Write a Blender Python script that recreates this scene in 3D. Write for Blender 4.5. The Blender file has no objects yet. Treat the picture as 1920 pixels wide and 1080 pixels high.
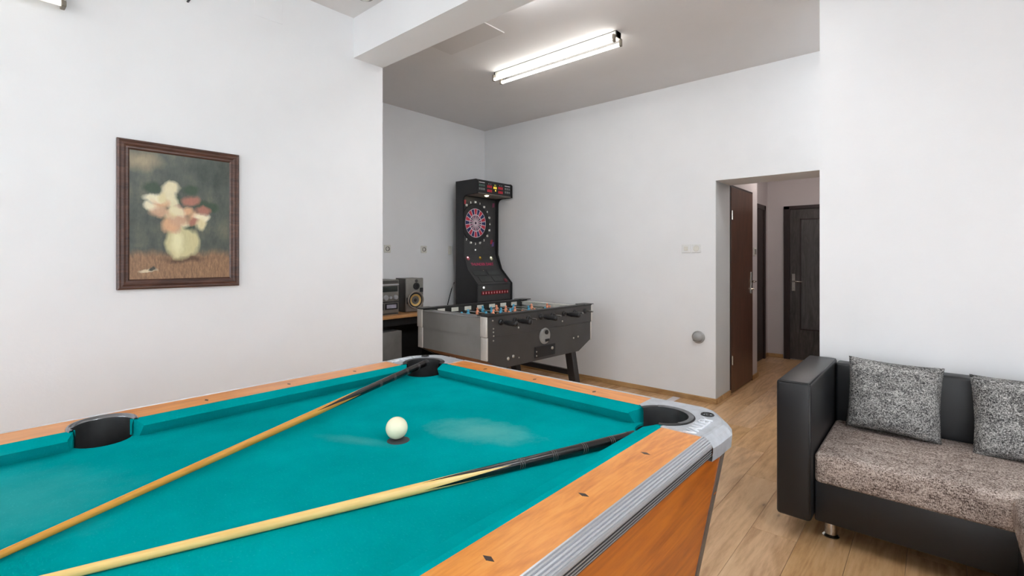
import bpy, bmesh, math, random
from mathutils import Vector, Matrix
random.seed(7)
SC = bpy.context.scene
COL = SC.collection
PI = math.pi

# ------------------------------------------------------------------ camera
FPX, YAW = 911.5, math.atan2(795.0, 911.5)
cam_d = bpy.data.cameras.new('camera')
cam = bpy.data.objects.new('camera', cam_d); COL.objects.link(cam)
cam.location = (0, 0, 1.35)
cam.rotation_euler = (PI/2, 0, YAW)
cam_d.sensor_width = 36.0
cam_d.lens = 36.0*FPX/1920.0
cam_d.shift_y = -55.5/1920.0
cam_d.clip_start = 0.02
SC.camera = cam

# ------------------------------------------------------------------ world and daylight
w = bpy.data.worlds.new('sky'); SC.world = w; w.use_nodes = True
bg = w.node_tree.nodes['Background']
bg.inputs[0].default_value = (0.75, 0.86, 1.0, 1); bg.inputs[1].default_value = 1.6

def area(name, loc, rot, sx, sy, power, col):
    l = bpy.data.lights.new(name, 'AREA'); l.shape = 'RECTANGLE'; l.size = sx; l.size_y = sy
    l.energy = power; l.color = col
    o = bpy.data.objects.new(name, l); COL.objects.link(o); o.location = loc; o.rotation_euler = rot
    return o
# daylight entering through the windows behind and beside the camera
area('daylight_window_rear_a', (-2.0, -2.48, 1.425), (PI/2, 0, PI), 1.7, 2.15, 118, (0.91, 0.96, 1.0))
area('daylight_window_rear_b', (0.9, -2.48, 1.425), (PI/2, 0, PI), 1.9, 2.15, 150, (0.91, 0.96, 1.0))
area('daylight_window_side', (2.68, 0.2, 1.425), (PI/2, 0, PI/2), 2.4, 2.15, 22, (0.91, 0.96, 1.0))

vs = SC.view_settings
vs.view_transform = 'Standard'; vs.look = 'None'; vs.gamma = 1.0; vs.use_curve_mapping = False
vs.exposure = 0.40

# ------------------------------------------------------------------ helpers
def lin(c):
    out = []
    for v in c[:3]:
        v /= 255.0
        out.append(v/12.92 if v <= 0.04045 else ((v+0.055)/1.055)**2.4)
    return (*out, 1.0)

class NT:
    """small node-tree writer"""
    def __init__(s, name):
        s.m = bpy.data.materials.new(name); s.m.use_nodes = True
        s.t = s.m.node_tree; s.b = s.t.nodes['Principled BSDF']
    def n(s, typ, **k):
        nd = s.t.nodes.new(typ)
        for a, v in k.items(): setattr(nd, a, v)
        return nd
    def l(s, a, b): s.t.links.new(a, b)
    def put(s, sock, v):
        if hasattr(v, 'links'): s.l(v, sock)
        else: sock.default_value = v
    def math(s, op, a, b=None, c=None, clamp=False):
        nd = s.n('ShaderNodeMath', operation=op, use_clamp=clamp)
        for i, v in enumerate((a, b, c)):
            if v is not None: s.put(nd.inputs[i], v)
        return nd.outputs[0]
    def mix(s, f, a, b, mode='MIX'):
        nd = s.n('ShaderNodeMix', data_type='RGBA', blend_type=mode)
        s.put(nd.inputs['Factor'], f); s.put(nd.inputs[6], a); s.put(nd.inputs[7], b)
        return nd.outputs[2]
    def coord(s, kind='Object', scale=(1, 1, 1), rot=(0, 0, 0), add=None):
        tc = s.n('ShaderNodeTexCoord'); src = tc.outputs[kind]
        if add is not None:
            va = s.n('ShaderNodeVectorMath', operation='ADD'); s.l(src, va.inputs[0]); s.put(va.inputs[1], add); src = va.outputs[0]
        mp = s.n('ShaderNodeMapping'); s.l(src, mp.inputs[0]); mp.inputs['Scale'].default_value = scale; mp.inputs['Rotation'].default_value = rot
        return mp.outputs[0]
    def noise(s, vec, scale, detail=4, rough=0.55, dist=0.0):
        nd = s.n('ShaderNodeTexNoise'); s.l(vec, nd.inputs['Vector'])
        nd.inputs['Scale'].default_value = scale; nd.inputs['Detail'].default_value = detail
        nd.inputs['Roughness'].default_value = rough; nd.inputs['Distortion'].default_value = dist
        return nd.outputs['Fac']
    def ramp(s, f, stops):
        nd = s.n('ShaderNodeValToRGB'); s.l(f, nd.inputs[0]); e = nd.color_ramp.elements
        while len(e) < len(stops): e.new(0.5)
        for i, (p, c) in enumerate(stops): e[i].position = p; e[i].color = c
        return nd.outputs[0]
    def bump(s, h, strength=0.2, dist=0.002):
        nd = s.n('ShaderNodeBump'); s.l(h, nd.inputs['Height']); nd.inputs['Strength'].default_value = strength; nd.inputs['Distance'].default_value = dist
        s.l(nd.outputs[0], s.b.inputs['Normal'])
    def set(s, color=None, rough=None, metal=None, spec=None, **k):
        if color is not None: s.put(s.b.inputs['Base Color'], color)
        if rough is not None: s.put(s.b.inputs['Roughness'], rough)
        if metal is not None: s.b.inputs['Metallic'].default_value = metal
        if spec is not None: s.b.inputs['Specular IOR Level'].default_value = spec
        return s.m

def plain(name, rgb, rough=0.5, metal=0.0, spec=0.5, var=0.08, scale=12, bump=0.0, bscale=200):
    t = NT(name); c = t.coord()
    f = t.noise(c, scale, 5)
    a = lin([v*(1-var) for v in rgb]); b = lin([min(255, v*(1+var)) for v in rgb])
    t.set(t.ramp(f, [(0.3, a), (0.7, b)]), rough, metal, spec)
    if bump:
        t.bump(t.noise(c, bscale, 3), bump, 0.001)
    return t.m

def emit(name, rgb, strength, rough=0.4, sample=False):
    t = NT(name); f = t.noise(t.coord(), 3, 1)
    t.set(lin(rgb), rough)
    t.b.inputs['Emission Color'].default_value = lin(rgb); t.b.inputs['Emission Strength'].default_value = strength
    if not sample: t.m.cycles.emission_sampling = 'NONE'
    return t.m

def wood(name, dark, mid, light, axis='y', scale=1.0, rough=0.4, fine=60, per_object=False, knots=0.0, contrast=1.0):
    t = NT(name)
    st = {'x': (0.12, 1, 1), 'y': (1, 0.12, 1), 'z': (1, 1, 0.12)}[axis]
    add = None
    if per_object:
        oi = t.n('ShaderNodeObjectInfo')
        vm = t.n('ShaderNodeVectorMath', operation='SCALE'); cx = t.n('ShaderNodeCombineXYZ')
        for i in range(3): t.l(oi.outputs['Random'], cx.inputs[i])
        t.l(cx.outputs[0], vm.inputs[0]); vm.inputs['Scale'].default_value = 37.0; add = vm.outputs[0]
    c = t.coord(scale=tuple(v*scale for v in st), add=add)
    big = t.noise(c, 9, 6, 0.6, 1.6)
    fn = t.noise(c, fine*1.6, 4, 0.6)
    rings = t.math('FRACT', t.math('MULTIPLY', t.noise(c, 4.5, 2, 0.4, 0.8), 9.0))
    rings = t.math('ABSOLUTE', t.math('SUBTRACT', rings, 0.5))
    f = t.math('ADD', t.math('MULTIPLY', big, 0.62), t.math('ADD', t.math('MULTIPLY', fn, 0.28), t.math('MULTIPLY', rings, 0.22)))
    lo, hi = 0.56-0.2/contrast, 0.56+0.2/contrast
    col = t.ramp(f, [(lo, lin(dark)), (0.55, lin(mid)), (hi, lin(light))])
    if knots:
        vo = t.n('ShaderNodeTexVoronoi'); vo.inputs['Scale'].default_value = 3.2
        t.l(t.coord(scale=(1.6, 0.62, 1), add=add), vo.inputs['Vector'])
        k = t.ramp(vo.outputs['Distance'], [(0.0, (1, 1, 1, 1)), (0.05, (0.25, .25, .25, 1)), (0.14, (0, 0, 0, 1))])
        col = t.mix(t.math('MULTIPLY', k, knots), col, lin([v*0.45 for v in dark]))
    if per_object:
        hv = t.n('ShaderNodeHueSaturation'); t.l(col, hv.inputs['Color'])
        t.l(t.math('MULTIPLY_ADD', oi.outputs['Random'], 0.18, 0.92), hv.inputs['Value'])
        t.l(t.math('MULTIPLY_ADD', oi.outputs['Random'], -0.2, 1.12), hv.inputs['Saturation'])
        col = hv.outputs[0]
    t.set(col, rough); t.bump(f, 0.08, 0.001)
    return t.m

def tweed(name, dark, mid, light, scale=1.0):
    t = NT(name); c = t.coord()
    a = t.noise(t.coord(scale=(1.0, 1.0, 2.4)), 120*scale, 2, 0.8)
    b = t.noise(t.coord(scale=(2.4, 2.4, 1.0)), 120*scale, 2, 0.8)
    cl = t.noise(t.coord(scale=(0.5, 1.0, 1.3)), 30*scale, 3, 0.6)
    big = t.noise(c, 5, 3)
    f = t.math('ADD', t.math('MULTIPLY', a, 0.50), t.math('ADD', t.math('MULTIPLY', b, 0.50), t.math('MULTIPLY_ADD', cl, 0.18, t.math('MULTIPLY_ADD', big, 0.10, -0.14))))
    col = t.ramp(f, [(0.40, lin(dark)), (0.50, lin(mid)), (0.61, lin(light))])
    t.set(col, 0.95, spec=0.15); t.bump(f, 0.5, 0.003)
    return t.m

# ---- bmesh shapes
def NB(): return bmesh.new()
def M4(loc=(0, 0, 0), rz=0.0, rx=0.0, ry=0.0):
    return Matrix.Translation(loc) @ Matrix.Rotation(rz, 4, 'Z') @ Matrix.Rotation(ry, 4, 'Y') @ Matrix.Rotation(rx, 4, 'X')
def box(bm, x0, x1, y0, y1, z0, z1, bev=0.0, seg=2, mat=None):
    t = bmesh.new()
    bmesh.ops.create_cube(t, size=1.0)
    bmesh.ops.scale(t, vec=(abs(x1-x0), abs(y1-y0), abs(z1-z0)), verts=t.verts)
    bmesh.ops.translate(t, vec=((x0+x1)/2, (y0+y1)/2, (z0+z1)/2), verts=t.verts)
    if bev: bmesh.ops.bevel(t, geom=t.edges[:], offset=bev, segments=seg, affect='EDGES', profile=0.5)
    if mat is not None: t.transform(mat)
    add(bm, t); return bm
def add(bm, t):
    me = bpy.data.meshes.new('tmp'); t.to_mesh(me); t.free(); bm.from_mesh(me); bpy.data.meshes.remove(me)
def cyl(bm, p0, p1, r0, r1=None, seg=20, caps=True):
    p0, p1 = Vector(p0), Vector(p1); r1 = r0 if r1 is None else r1
    t = bmesh.new(); L = (p1-p0).length
    bmesh.ops.create_cone(t, cap_ends=caps, segments=seg, radius1=r0, radius2=r1, depth=L)
    q = Vector((0, 0, 1)).rotation_difference((p1-p0).normalized())
    t.transform(Matrix.Translation((p0+p1)/2) @ q.to_matrix().to_4x4()); add(bm, t); return bm
def lathe(bm, prof, seg=24, mat=None, close=False):
    """prof: list of (r,z); spun about z"""
    t = bmesh.new(); rings = []
    for r, z in prof:
        if r < 1e-6: rings.append([t.verts.new((0, 0, z))])
        else: rings.append([t.verts.new((r*math.cos(2*PI*i/seg), r*math.sin(2*PI*i/seg), z)) for i in range(seg)])
    for a, b in zip(rings, rings[1:]):
        for i in range(seg):
            j = (i+1) % seg
            if len(a) == 1 and len(b) == 1: continue
            if len(a) == 1: t.faces.new((a[0], b[i], b[j]))
            elif len(b) == 1: t.faces.new((a[i], a[j], b[0]))
            else: t.faces.new((a[i], a[j], b[j], b[i]))
    bmesh.ops.recalc_face_normals(t, faces=t.faces)
    if mat is not None: t.transform(mat)
    add(bm, t); return bm
def prism(bm, pts, z0, z1, mat=None, bev=0.0):
    """polygon pts (x,y) extruded from z0 to z1"""
    t = bmesh.new()
    lo = [t.verts.new((x, y, z0)) for x, y in pts]; hi = [t.verts.new((x, y, z1)) for x, y in pts]
    n = len(pts)
    fl = [t.faces.new(lo[::-1]), t.faces.new(hi)]
    for i in range(n): t.faces.new((lo[i], lo[(i+1) % n], hi[(i+1) % n], hi[i]))
    bmesh.ops.recalc_face_normals(t, faces=t.faces)
    if bev: bmesh.ops.bevel(t, geom=[e for e in t.edges if abs(e.verts[0].co.z-e.verts[1].co.z) < 1e-6], offset=bev, segments=2, affect='EDGES')
    bmesh.ops.triangulate(t, faces=[f for f in t.faces if len(f.verts) > 4])
    if mat is not None: t.transform(mat)
    add(bm, t); return bm
# maps prism's (x,y,z) -> world axes
XZ = lambda: Matrix(((1, 0, 0, 0), (0, 0, 1, 0), (0, 1, 0, 0), (0, 0, 0, 1)))     # (a,b,c)->(a,c,b): outline in x,z, extruded along y
YZ = lambda: Matrix(((0, 0, 1, 0), (1, 0, 0, 0), (0, 1, 0, 0), (0, 0, 0, 1)))     # (a,b,c)->(c,a,b): outline in y,z, extruded along x
def tube(bm, pts, r, seg=8):
    P = [Vector(p) for p in pts]; t = bmesh.new(); rings = []
    up = Vector((0, 0, 1))
    for i, p in enumerate(P):
        d = (P[min(i+1, len(P)-1)]-P[max(i-1, 0)]).normalized()
        a = d.cross(up if abs(d.z) < 0.95 else Vector((1, 0, 0))).normalized(); b = d.cross(a)
        rings.append([t.verts.new(p+a*r*math.cos(2*PI*k/seg)+b*r*math.sin(2*PI*k/seg)) for k in range(seg)])
    for q, s in zip(rings, rings[1:]):
        for k in range(seg): t.faces.new((q[k], q[(k+1) % seg], s[(k+1) % seg], s[k]))
    t.faces.new(rings[0][::-1]); t.faces.new(rings[-1])
    bmesh.ops.recalc_face_normals(t, faces=t.faces); add(bm, t); return bm
def textbm(bm, s, size, mat, extrude=0.001, align='CENTER'):
    cu = bpy.data.curves.new('tmp', 'FONT'); cu.body = s; cu.size = size; cu.extrude = extrude
    cu.align_x = align; cu.align_y = 'CENTER'; cu.resolution_u = 3
    o = bpy.data.objects.new('tmp', cu); COL.objects.link(o)
    dg = bpy.context.evaluated_depsgraph_get(); me = bpy.data.meshes.new_from_object(o.evaluated_get(dg))
    t = bmesh.new(); t.from_mesh(me); t.transform(mat); add(bm, t)
    bpy.data.objects.remove(o); bpy.data.curves.remove(cu); bpy.data.meshes.remove(me)
    return bm

WM = {}
def obj(name, bm, mat, parent=None, smooth=False, label=None, local=False, autosmooth=None):
    if parent is not None and not local: bm.transform(WM[parent.name].inverted())
    me = bpy.data.meshes.new(name); bm.to_mesh(me); bm.free()
    me.materials.append(mat)
    o = bpy.data.objects.new(name, me); COL.objects.link(o)
    if smooth:
        me.shade_smooth()
        if autosmooth: me.set_sharp_from_angle(angle=math.radians(autosmooth))
    if parent is not None: o.parent = parent; WM[o.name] = WM[parent.name]
    else: WM[o.name] = Matrix.Identity(4)
    if label: o['label'] = label
    return o
def thing(name, label, cat, loc=(0, 0, 0), rz=0.0, group=None):
    o = bpy.data.objects.new(name, None); COL.objects.link(o)
    o.empty_display_size = 0.1
    o.location = loc; o.rotation_euler = (0, 0, rz); WM[o.name] = M4(loc, rz)
    return tag(o, label, cat, group)
def tag(o, label, cat, group=None):
    o['label'] = label; o['category'] = cat
    if group: o['group'] = group
    return o
def recenter(o, loc):
    """give a single-mesh top-level thing its own origin"""
    o.data.transform(Matrix.Translation(-Vector(loc))); o.location = loc; WM[o.name] = Matrix.Translation(loc); return o
def struct(name, bm, mat, parent=None, **k):
    o = obj(name, bm, mat, parent, **k)
    if parent is None: o['kind'] = 'structure'
    return o
def B(*a, **k): return box(NB(), *a, **k)

# ------------------------------------------------------------------ materials
def plaster(name, rgb, rough=0.85, bump=0.12):
    t = NT(name); c = t.coord()
    f = t.noise(c, 2.2, 3, 0.6); g = t.noise(c, 45, 2, 0.6)
    t.set(t.ramp(f, [(0.3, lin([v*0.985 for v in rgb])), (0.7, lin(rgb))]), rough, spec=0.3)
    t.bump(g, bump, 0.004)
    return t.m
MW = plaster('white_plaster', (242, 242, 243))
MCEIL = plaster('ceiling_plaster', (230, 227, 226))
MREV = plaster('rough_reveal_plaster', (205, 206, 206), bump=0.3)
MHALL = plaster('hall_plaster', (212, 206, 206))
MPLANK = wood('oak_laminate', (176, 136, 98), (210, 172, 131), (226, 194, 155), 'y', 1.0, 0.36, per_object=True, knots=0.75)
MSUB = plain('subfloor', (84, 66, 50), 0.8)
MBASE = wood('oak_skirting', (150, 112, 70), (184, 146, 98), (206, 170, 122), 'x', 1.5, 0.45)
MDOOR1 = wood('brown_door_veneer', (74, 46, 33), (92, 60, 44), (106, 72, 54), 'z', 1.4, 0.35)
MDOOR2 = wood('dark_oak_door', (48, 43, 41), (72, 66, 63), (92, 85, 81), 'z', 2.0, 0.45)
MDFRAME = wood('dark_brown_frame', (34, 20, 19), (46, 29, 27), (58, 38, 35), 'z', 2.0, 0.45)
MCHROME = plain('chrome', (215, 215, 215), 0.14, 1.0, var=0.02)
MALU = plain('brushed_aluminium', (202, 204, 208), 0.34, 0.75, var=0.02, scale=300)
MSTEEL = plain('satin_nickel', (205, 200, 190), 0.25, 1.0, var=0.03)
MCAST = plain('cast_pocket_metal', (196, 201, 208), 0.38, 0.55, var=0.06, scale=30, bump=0.15, bscale=120)
MRUB = plain('black_rubber', (30, 30, 31), 0.6, var=0.2, scale=30, bump=0.2, bscale=90)
MRUBG = plain('grey_worn_rubber', (88, 89, 92), 0.55, var=0.15, scale=40)
MBLK = plain('black_plastic', (26, 26, 28), 0.45, var=0.1)
MBLKW = plain('black_matt_board', (14, 14, 15), 0.7, var=0.15)
MWHT = plain('white_plastic', (232, 232, 230), 0.4, var=0.02)
MCREAM = plain('cream_plastic', (222, 219, 210), 0.45, var=0.02)
MLEATH = NT('black_leatherette')
_c = MLEATH.coord(); _f = MLEATH.noise(_c, 260, 4)
MLEATH.bump(_f, 0.12, 0.0015)
MLEATH = MLEATH.set(MLEATH.ramp(MLEATH.noise(_c, 3, 4), [(0.3, lin((22, 23, 25))), (0.7, lin((30, 31, 34)))]), 0.4, spec=0.45)
MTWB = tweed('brown_grey_tweed', (66, 55, 50), (160, 144, 135), (214, 202, 193), 1.0)
MTWG = tweed('grey_tweed', (38, 38, 40), (122, 121, 119), (206, 204, 201), 0.95)
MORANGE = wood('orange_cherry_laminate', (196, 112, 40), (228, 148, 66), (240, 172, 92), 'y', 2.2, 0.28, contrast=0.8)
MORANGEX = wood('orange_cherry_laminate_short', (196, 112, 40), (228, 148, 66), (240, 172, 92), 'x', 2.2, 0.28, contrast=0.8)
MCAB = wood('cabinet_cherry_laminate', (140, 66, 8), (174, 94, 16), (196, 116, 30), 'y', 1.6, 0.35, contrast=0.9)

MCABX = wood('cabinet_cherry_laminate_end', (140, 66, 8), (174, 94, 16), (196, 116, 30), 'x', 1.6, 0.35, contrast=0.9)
def felt():
    t = NT('green_felt'); c = t.coord()
    base = t.ramp(t.noise(c, 3.0, 5, 0.6), [(0.3, lin((0, 138, 140))), (0.72, lin((0, 158, 160)))])
    sp = t.noise(t.coord(scale=(1, 2.2, 1), rot=(0, 0, 0.6)), 110, 4, 0.75)
    col = t.mix(t.math('MULTIPLY', t.ramp(sp, [(0.56, (0, 0, 0, 1)), (0.75, (1, 1, 1, 1))]), 0.30), base, lin((60, 190, 188)))
    # chalk-worn patch on the cloth right of the cue ball and a fainter streak left of it
    for cx, cy, rx, ry, rz, a in ((0.16, 0.76, 0.20, 0.11, 0.35, 0.42), (-0.06, 0.47, 0.16, 0.035, 0.4, 0.16), (-0.30, -0.22, 0.30, 0.22, 0.5, 0.14)):
        tc = t.n('ShaderNodeTexCoord'); mp = t.n('ShaderNodeMapping', vector_type='TEXTURE'); t.l(tc.outputs['Object'], mp.inputs[0])
        mp.inputs['Location'].default_value = (cx, cy, 0.835); mp.inputs['Rotation'].default_value = (0, 0, rz); mp.inputs['Scale'].default_value = (rx, ry, 1)
        ln = t.n('ShaderNodeVectorMath', operation='LENGTH'); t.l(mp.outputs[0], ln.inputs[0])
        d = t.math('ADD', ln.outputs['Value'], t.math('MULTIPLY_ADD', t.noise(c, 14, 5, 0.7), 1.0, -0.5))
        k = t.math('MULTIPLY', t.ramp(d, [(0.2, (1, 1, 1, 1)), (1.05, (0, 0, 0, 1))]), a)
        col = t.mix(k, col, lin((120, 186, 178)))
    t.set(col, 1.0, spec=0.0); t.bump(sp, 0.25, 0.001)
    return t.m
MFELT = felt()

# ------------------------------------------------------------------ room shell
H = 3.04
XW, XA, YF, YB0, YB1, ZB = -3.088, -4.52, 4.633, 1.845, 2.083, 2.76
XJ, YJ, YR, XR = -1.54, 5.04, 3.47, -0.535
YREAR, XSIDE = -2.6, 2.8
floor = struct('floor', B(-4.8, 3.0, -2.8, 7.6, -0.06, -0.0085), MSUB)
# laminate planks running along y; seams at x = -0.70 + 0.2 k
pw, pl = 0.2, 1.285
me_plank = None
field = NB()
for r in range(-20, 19):
    x0 = -0.70 + pw*r
    y = 1.35 - (0.0, 0.83, 0.41, 1.05, 0.22, 0.66)[r % 6] - 3*pl
    while y < 7.45:
        y1 = y+pl
        away = (x0 < -2.0 and y > YJ) or (x0 > -0.3 and y > YJ) or x0 < XA-0.2
        # what the photograph cannot show: under and this side of the pool table, behind the right wall, inside the alcove's corner
        hidden = (x0 > -0.6 and y > 3.5) or y1 < 1.9 or (x0 < -3.9 and y > 4.5) or (x0 < -1.1 and y1 < 2.4) or x0 > 0.45
        if away: pass
        elif hidden: box(field, x0+.0006, x0+pw-.0006, y+.0006, y1-.0006, -0.008, 0)
        else:
            if me_plank is None:
                bm = B(0.0006, pw-0.0006, 0.0006, pl-0.0006, -0.008, 0.0, bev=0.0008, seg=1)
                me_plank = bpy.data.meshes.new('plank'); bm.to_mesh(me_plank); bm.free(); me_plank.materials.append(MPLANK)
            p = bpy.data.objects.new('plank', me_plank); COL.objects.link(p); p.location = (x0, y, 0); p.parent = floor
        y += pl
pf = obj('plank_field', field, MPLANK, floor); pf['kind'] = 'stuff'

struct('wall_left', B(XW-0.25, XW, YREAR, YB1, 0, H), MW)
struct('wall_alcove_near', B(XA-0.2, XW-0.25, YB1-0.24, YB1, 0, H), MW)
struct('wall_alcove', B(XA-0.2, XA, YB1, YF+0.2, 0, H), MW)
bm = NB(); box(bm, XA, XJ, YF, YJ, 0, H); box(bm, XJ, -0.58, YF, YJ, 2.07, H); box(bm, -0.58, 2.0, YF, YJ, 0, H)
struct('wall_far', bm, MW)
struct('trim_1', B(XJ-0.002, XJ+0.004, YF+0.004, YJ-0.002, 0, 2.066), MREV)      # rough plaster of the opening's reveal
struct('wall_right', B(XR, XSIDE+0.2, YR, YR+0.2, 0, H), MW)
struct('wall_bay_end', B(1.8, 2.0, YR+0.2, YF, 0, H), MW)
bm = NB(); box(bm, XA-0.2, XSIDE+0.2, YREAR-0.2, YF+0.4, H, H+0.15)
struct('ceiling', bm, MCEIL)
struct('trim_2', B(XW, XSIDE, YB0, YB1, ZB, H), MW)                              # dropped beam between the two halves of the room
# rear wall and side wall with their windows (behind the camera)
def windowed(name, wins, x0, x1, y0, y1, axis):
    bm = NB(); z0, z1 = 0.35, 2.5
    lo, hi = (x0, x1) if axis == 'x' else (y0, y1)
    def seg(a, b, za, zb):
        if axis == 'x': box(bm, a, b, y0, y1, za, zb)
        else: box(bm, x0, x1, a, b, za, zb)
    seg(lo, hi, 0, z0); seg(lo, hi, z1, H)
    c = lo
    for a, b in wins: seg(c, a, z0, z1); c = b
    seg(c, hi, z0, z1)
    struct(name, bm, MW)
windowed('wall_rear', [(-2.85, -1.15), (-0.05, 1.85)], XW-0.25, XSIDE+0.2, YREAR-0.2, YREAR, 'x')
windowed('wall_side', [(-1.0, 1.4)], XSIDE, XSIDE+0.2, YREAR, YR, 'y')
tg = NT('window_glass'); tg.set(tg.ramp(tg.noise(tg.coord(), 2, 1), [(0, (1, 1, 1, 1)), (1, (.97, 1, 1, 1))]), 0.02); tg.b.inputs['Transmission Weight'].default_value = 1.0
MGLASS = tg.m
def window(n, x0, x1, y0, y1):
    fr = NB(); z0, z1 = 0.35, 2.5
    if abs(x1-x0) > abs(y1-y0):
        ym = (y0+y1)/2
        for a, b, c, d in ((x0, x1, z0, z0+.07), (x0, x1, z1-.07, z1), (x0, x0+.07, z0, z1), (x1-.07, x1, z0, z1), ((x0+x1)/2-.05, (x0+x1)/2+.05, z0, z1)):
            box(fr, a, b, ym-.035, ym+.035, c, d)
        g = B(x0+.07, x1-.07, ym-.006, ym+.006, z0+.07, z1-.07)
    else:
        xm = (x0+x1)/2
        for a, b, c, d in ((y0, y1, z0, z0+.07), (y0, y1, z1-.07, z1), (y0, y0+.07, z0, z1), (y1-.07, y1, z0, z1), ((y0+y1)/2-.05, (y0+y1)/2+.05, z0, z1)):
            box(fr, xm-.035, xm+.035, a, b, c, d)
        g = B(xm-.006, xm+.006, y0+.07, y1-.07, z0+.07, z1-.07)
    f = struct('window_%d' % n, fr, MWHT); obj('pane', g, MGLASS, f)
window(1, -2.85, -1.15, YREAR-.2, YREAR); window(2, -0.05, 1.85, YREAR-.2, YREAR); window(3, XSIDE, XSIDE+.2, -1.0, 1.4)
# hallway behind the opening
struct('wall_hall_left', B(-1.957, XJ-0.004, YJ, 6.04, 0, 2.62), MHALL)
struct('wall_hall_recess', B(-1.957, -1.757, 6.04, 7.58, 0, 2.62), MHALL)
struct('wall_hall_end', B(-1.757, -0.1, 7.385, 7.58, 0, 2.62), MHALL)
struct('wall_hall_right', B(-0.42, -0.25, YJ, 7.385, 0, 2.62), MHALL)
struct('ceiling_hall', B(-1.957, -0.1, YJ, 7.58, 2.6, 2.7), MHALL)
# skirtings
struct('baseboard_far', B(XA, XJ+.012, YF-.014, YF, 0, 0.05, bev=.004), MBASE)
struct('baseboard_reveal', B(XJ+.004, XJ+.016, YF-.002, YJ, 0, 0.05, bev=.004), MBASE)
struct('baseboard_hall', B(XJ-.004, XJ+.012, 5.815, 6.045, 0, 0.05, bev=.004), MBASE)
struct('baseboard_recess', B(-1.757, -1.743, 7.225, 7.37, 0, 0.05, bev=.004), MBASE)
struct('baseboard_end', B(-1.757, -1.56, 7.371, 7.385, 0, 0.05, bev=.004), MBASE)
struct('baseboard_right', B(XR, XSIDE, YR-.014, YR, 0, 0.05, bev=.004), MBASE)
struct('baseboard_left', B(XW, XW+.014, YREAR, YB1, 0, 0.05, bev=.004), MBASE)
struct('baseboard_alcove', B(XA, XA+.014, YB1, YF-.016, 0, 0.05, bev=.004), MBASE)

# doors
def lever(parent, o, nrm, along, zc):
    """plate + lever + key; o: point on the door face, nrm: outward, along: lever direction"""
    o, nrm, along = Vector(o), Vector(nrm), Vector(along)
    side = Vector((abs(along.x), abs(along.y), 0))
    def pt(a, h, n): return o + along*a + Vector((0, 0, h)) + nrm*n
    bm = NB()
    ps = [pt(-.02, -.13, -.002), pt(.02, .10, .006)]
    box(bm, min(p.x for p in ps), max(p.x for p in ps), min(p.y for p in ps), max(p.y for p in ps), ps[0].z, ps[1].z, bev=.002)
    pl_ = obj('handle_plate', bm, MSTEEL, parent)
    tube(bm2 := NB(), [pt(0, 0, .004), pt(0, 0, .045), pt(.02, 0, .052), pt(.115, -.004, .052)], .008, 8)
    obj('handle', bm2, MSTEEL, pl_, smooth=True)
    bm3 = NB(); cyl(bm3, pt(0, -.085, .004), pt(0, -.085, .03), .007, seg=10); box(bm3, o.x-.012, o.x+.012, o.y-.012, o.y+.012, 0, 0.001, mat=Matrix.Translation(nrm*.03+Vector((0, 0, o.z-.085))))
    obj('lock_cylinder', bm3, MSTEEL, pl_)
d1 = struct('door_1', B(XJ-.02, XJ+.012, 5.062, 5.80, .012, 2.06, bev=.003), MDOOR1)
bm = NB(); box(bm, XJ-.004, XJ+.008, 5.04, 5.06, 0, 2.075); box(bm, XJ-.004, XJ+.008, 5.04, 5.815, 2.062, 2.08); box(bm, XJ-.004, XJ+.008, 5.802, 5.815, 0, 2.075)
obj('door_frame', bm, MDFRAME, d1)
for z in (.34, 1.78):
    bm = NB(); cyl(bm, (XJ+.018, 5.064, z-.045), (XJ+.018, 5.064, z+.045), .009, seg=10); obj('hinge', bm, MSTEEL, d1)
lever(d1, (XJ+.012, 5.745, 1.10), (1, 0, 0), (0, -1, 0), 1.1)
d2 = struct('door_2', B(-1.478, -0.62, 7.366, 7.386, .01, 2.01), MDOOR2)
bm = NB(); box(bm, -1.548, -1.476, 7.345, 7.386, 0, 2.05, bev=.004); box(bm, -1.548, -.55, 7.345, 7.386, 2.008, 2.05); box(bm, -.62, -.55, 7.345, 7.386, 0, 2.05)
obj('door_frame', bm, MDFRAME, d2)
MPANEL = wood('door_field_panel', (64, 61, 60), (82, 79, 78), (98, 94, 92), 'z', 2.0, 0.5)
bm = NB(); box(bm, -1.345, -.745, 7.358, 7.37, .42, 1.86, bev=.003); pn = obj('door_panel', bm, MPANEL, d2)
bm = NB()
for a, b, c, d in ((-1.36, -1.345, .405, 1.875), (-.745, -.73, .405, 1.875)): box(bm, a, b, 7.352, 7.368, c, d)
box(bm, -1.36, -.73, 7.352, 7.368, .405, .42); box(bm, -1.36, -.73, 7.352, 7.368, 1.86, 1.875)
obj('panel_moulding', bm, MDFRAME, pn)
lever(d2, (-1.435, 7.366, 1.045), (0, -1, 0), (1, 0, 0), 1.04)
d3 = struct('door_3', B(-1.762, -1.748, 6.35, 7.16, .01, 2.0), MDFRAME)
bm = NB(); box(bm, -1.762, -1.735, 7.16, 7.222, 0, 2.06); box(bm, -1.762, -1.735, 6.29, 6.35, 0, 2.06); box(bm, -1.762, -1.735, 6.29, 7.222, 2.0, 2.06)
obj('door_frame', bm, MDFRAME, d3)

# ceiling patch beside the beam, repair plate on the left wall
MPATCH = plaster('grey_ceiling_patch', (220, 216, 214))
o = obj('ceiling_patch', B(-3.02, -2.43, YB1, 2.70, H-.008, H), MPATCH); tag(o, 'flat grey rectangular patch on the far ceiling next to the beam', 'ceiling patch'); o['kind'] = 'structure'
o = obj('wall_plate', B(XW, XW+.0025, 1.185, 1.352, 2.815, 2.975, bev=.001, seg=1), MW); tag(o, 'faint white painted-over square plate high on the left wall', 'wall plate'); recenter(o, (XW, 1.27, 2.895))

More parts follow.
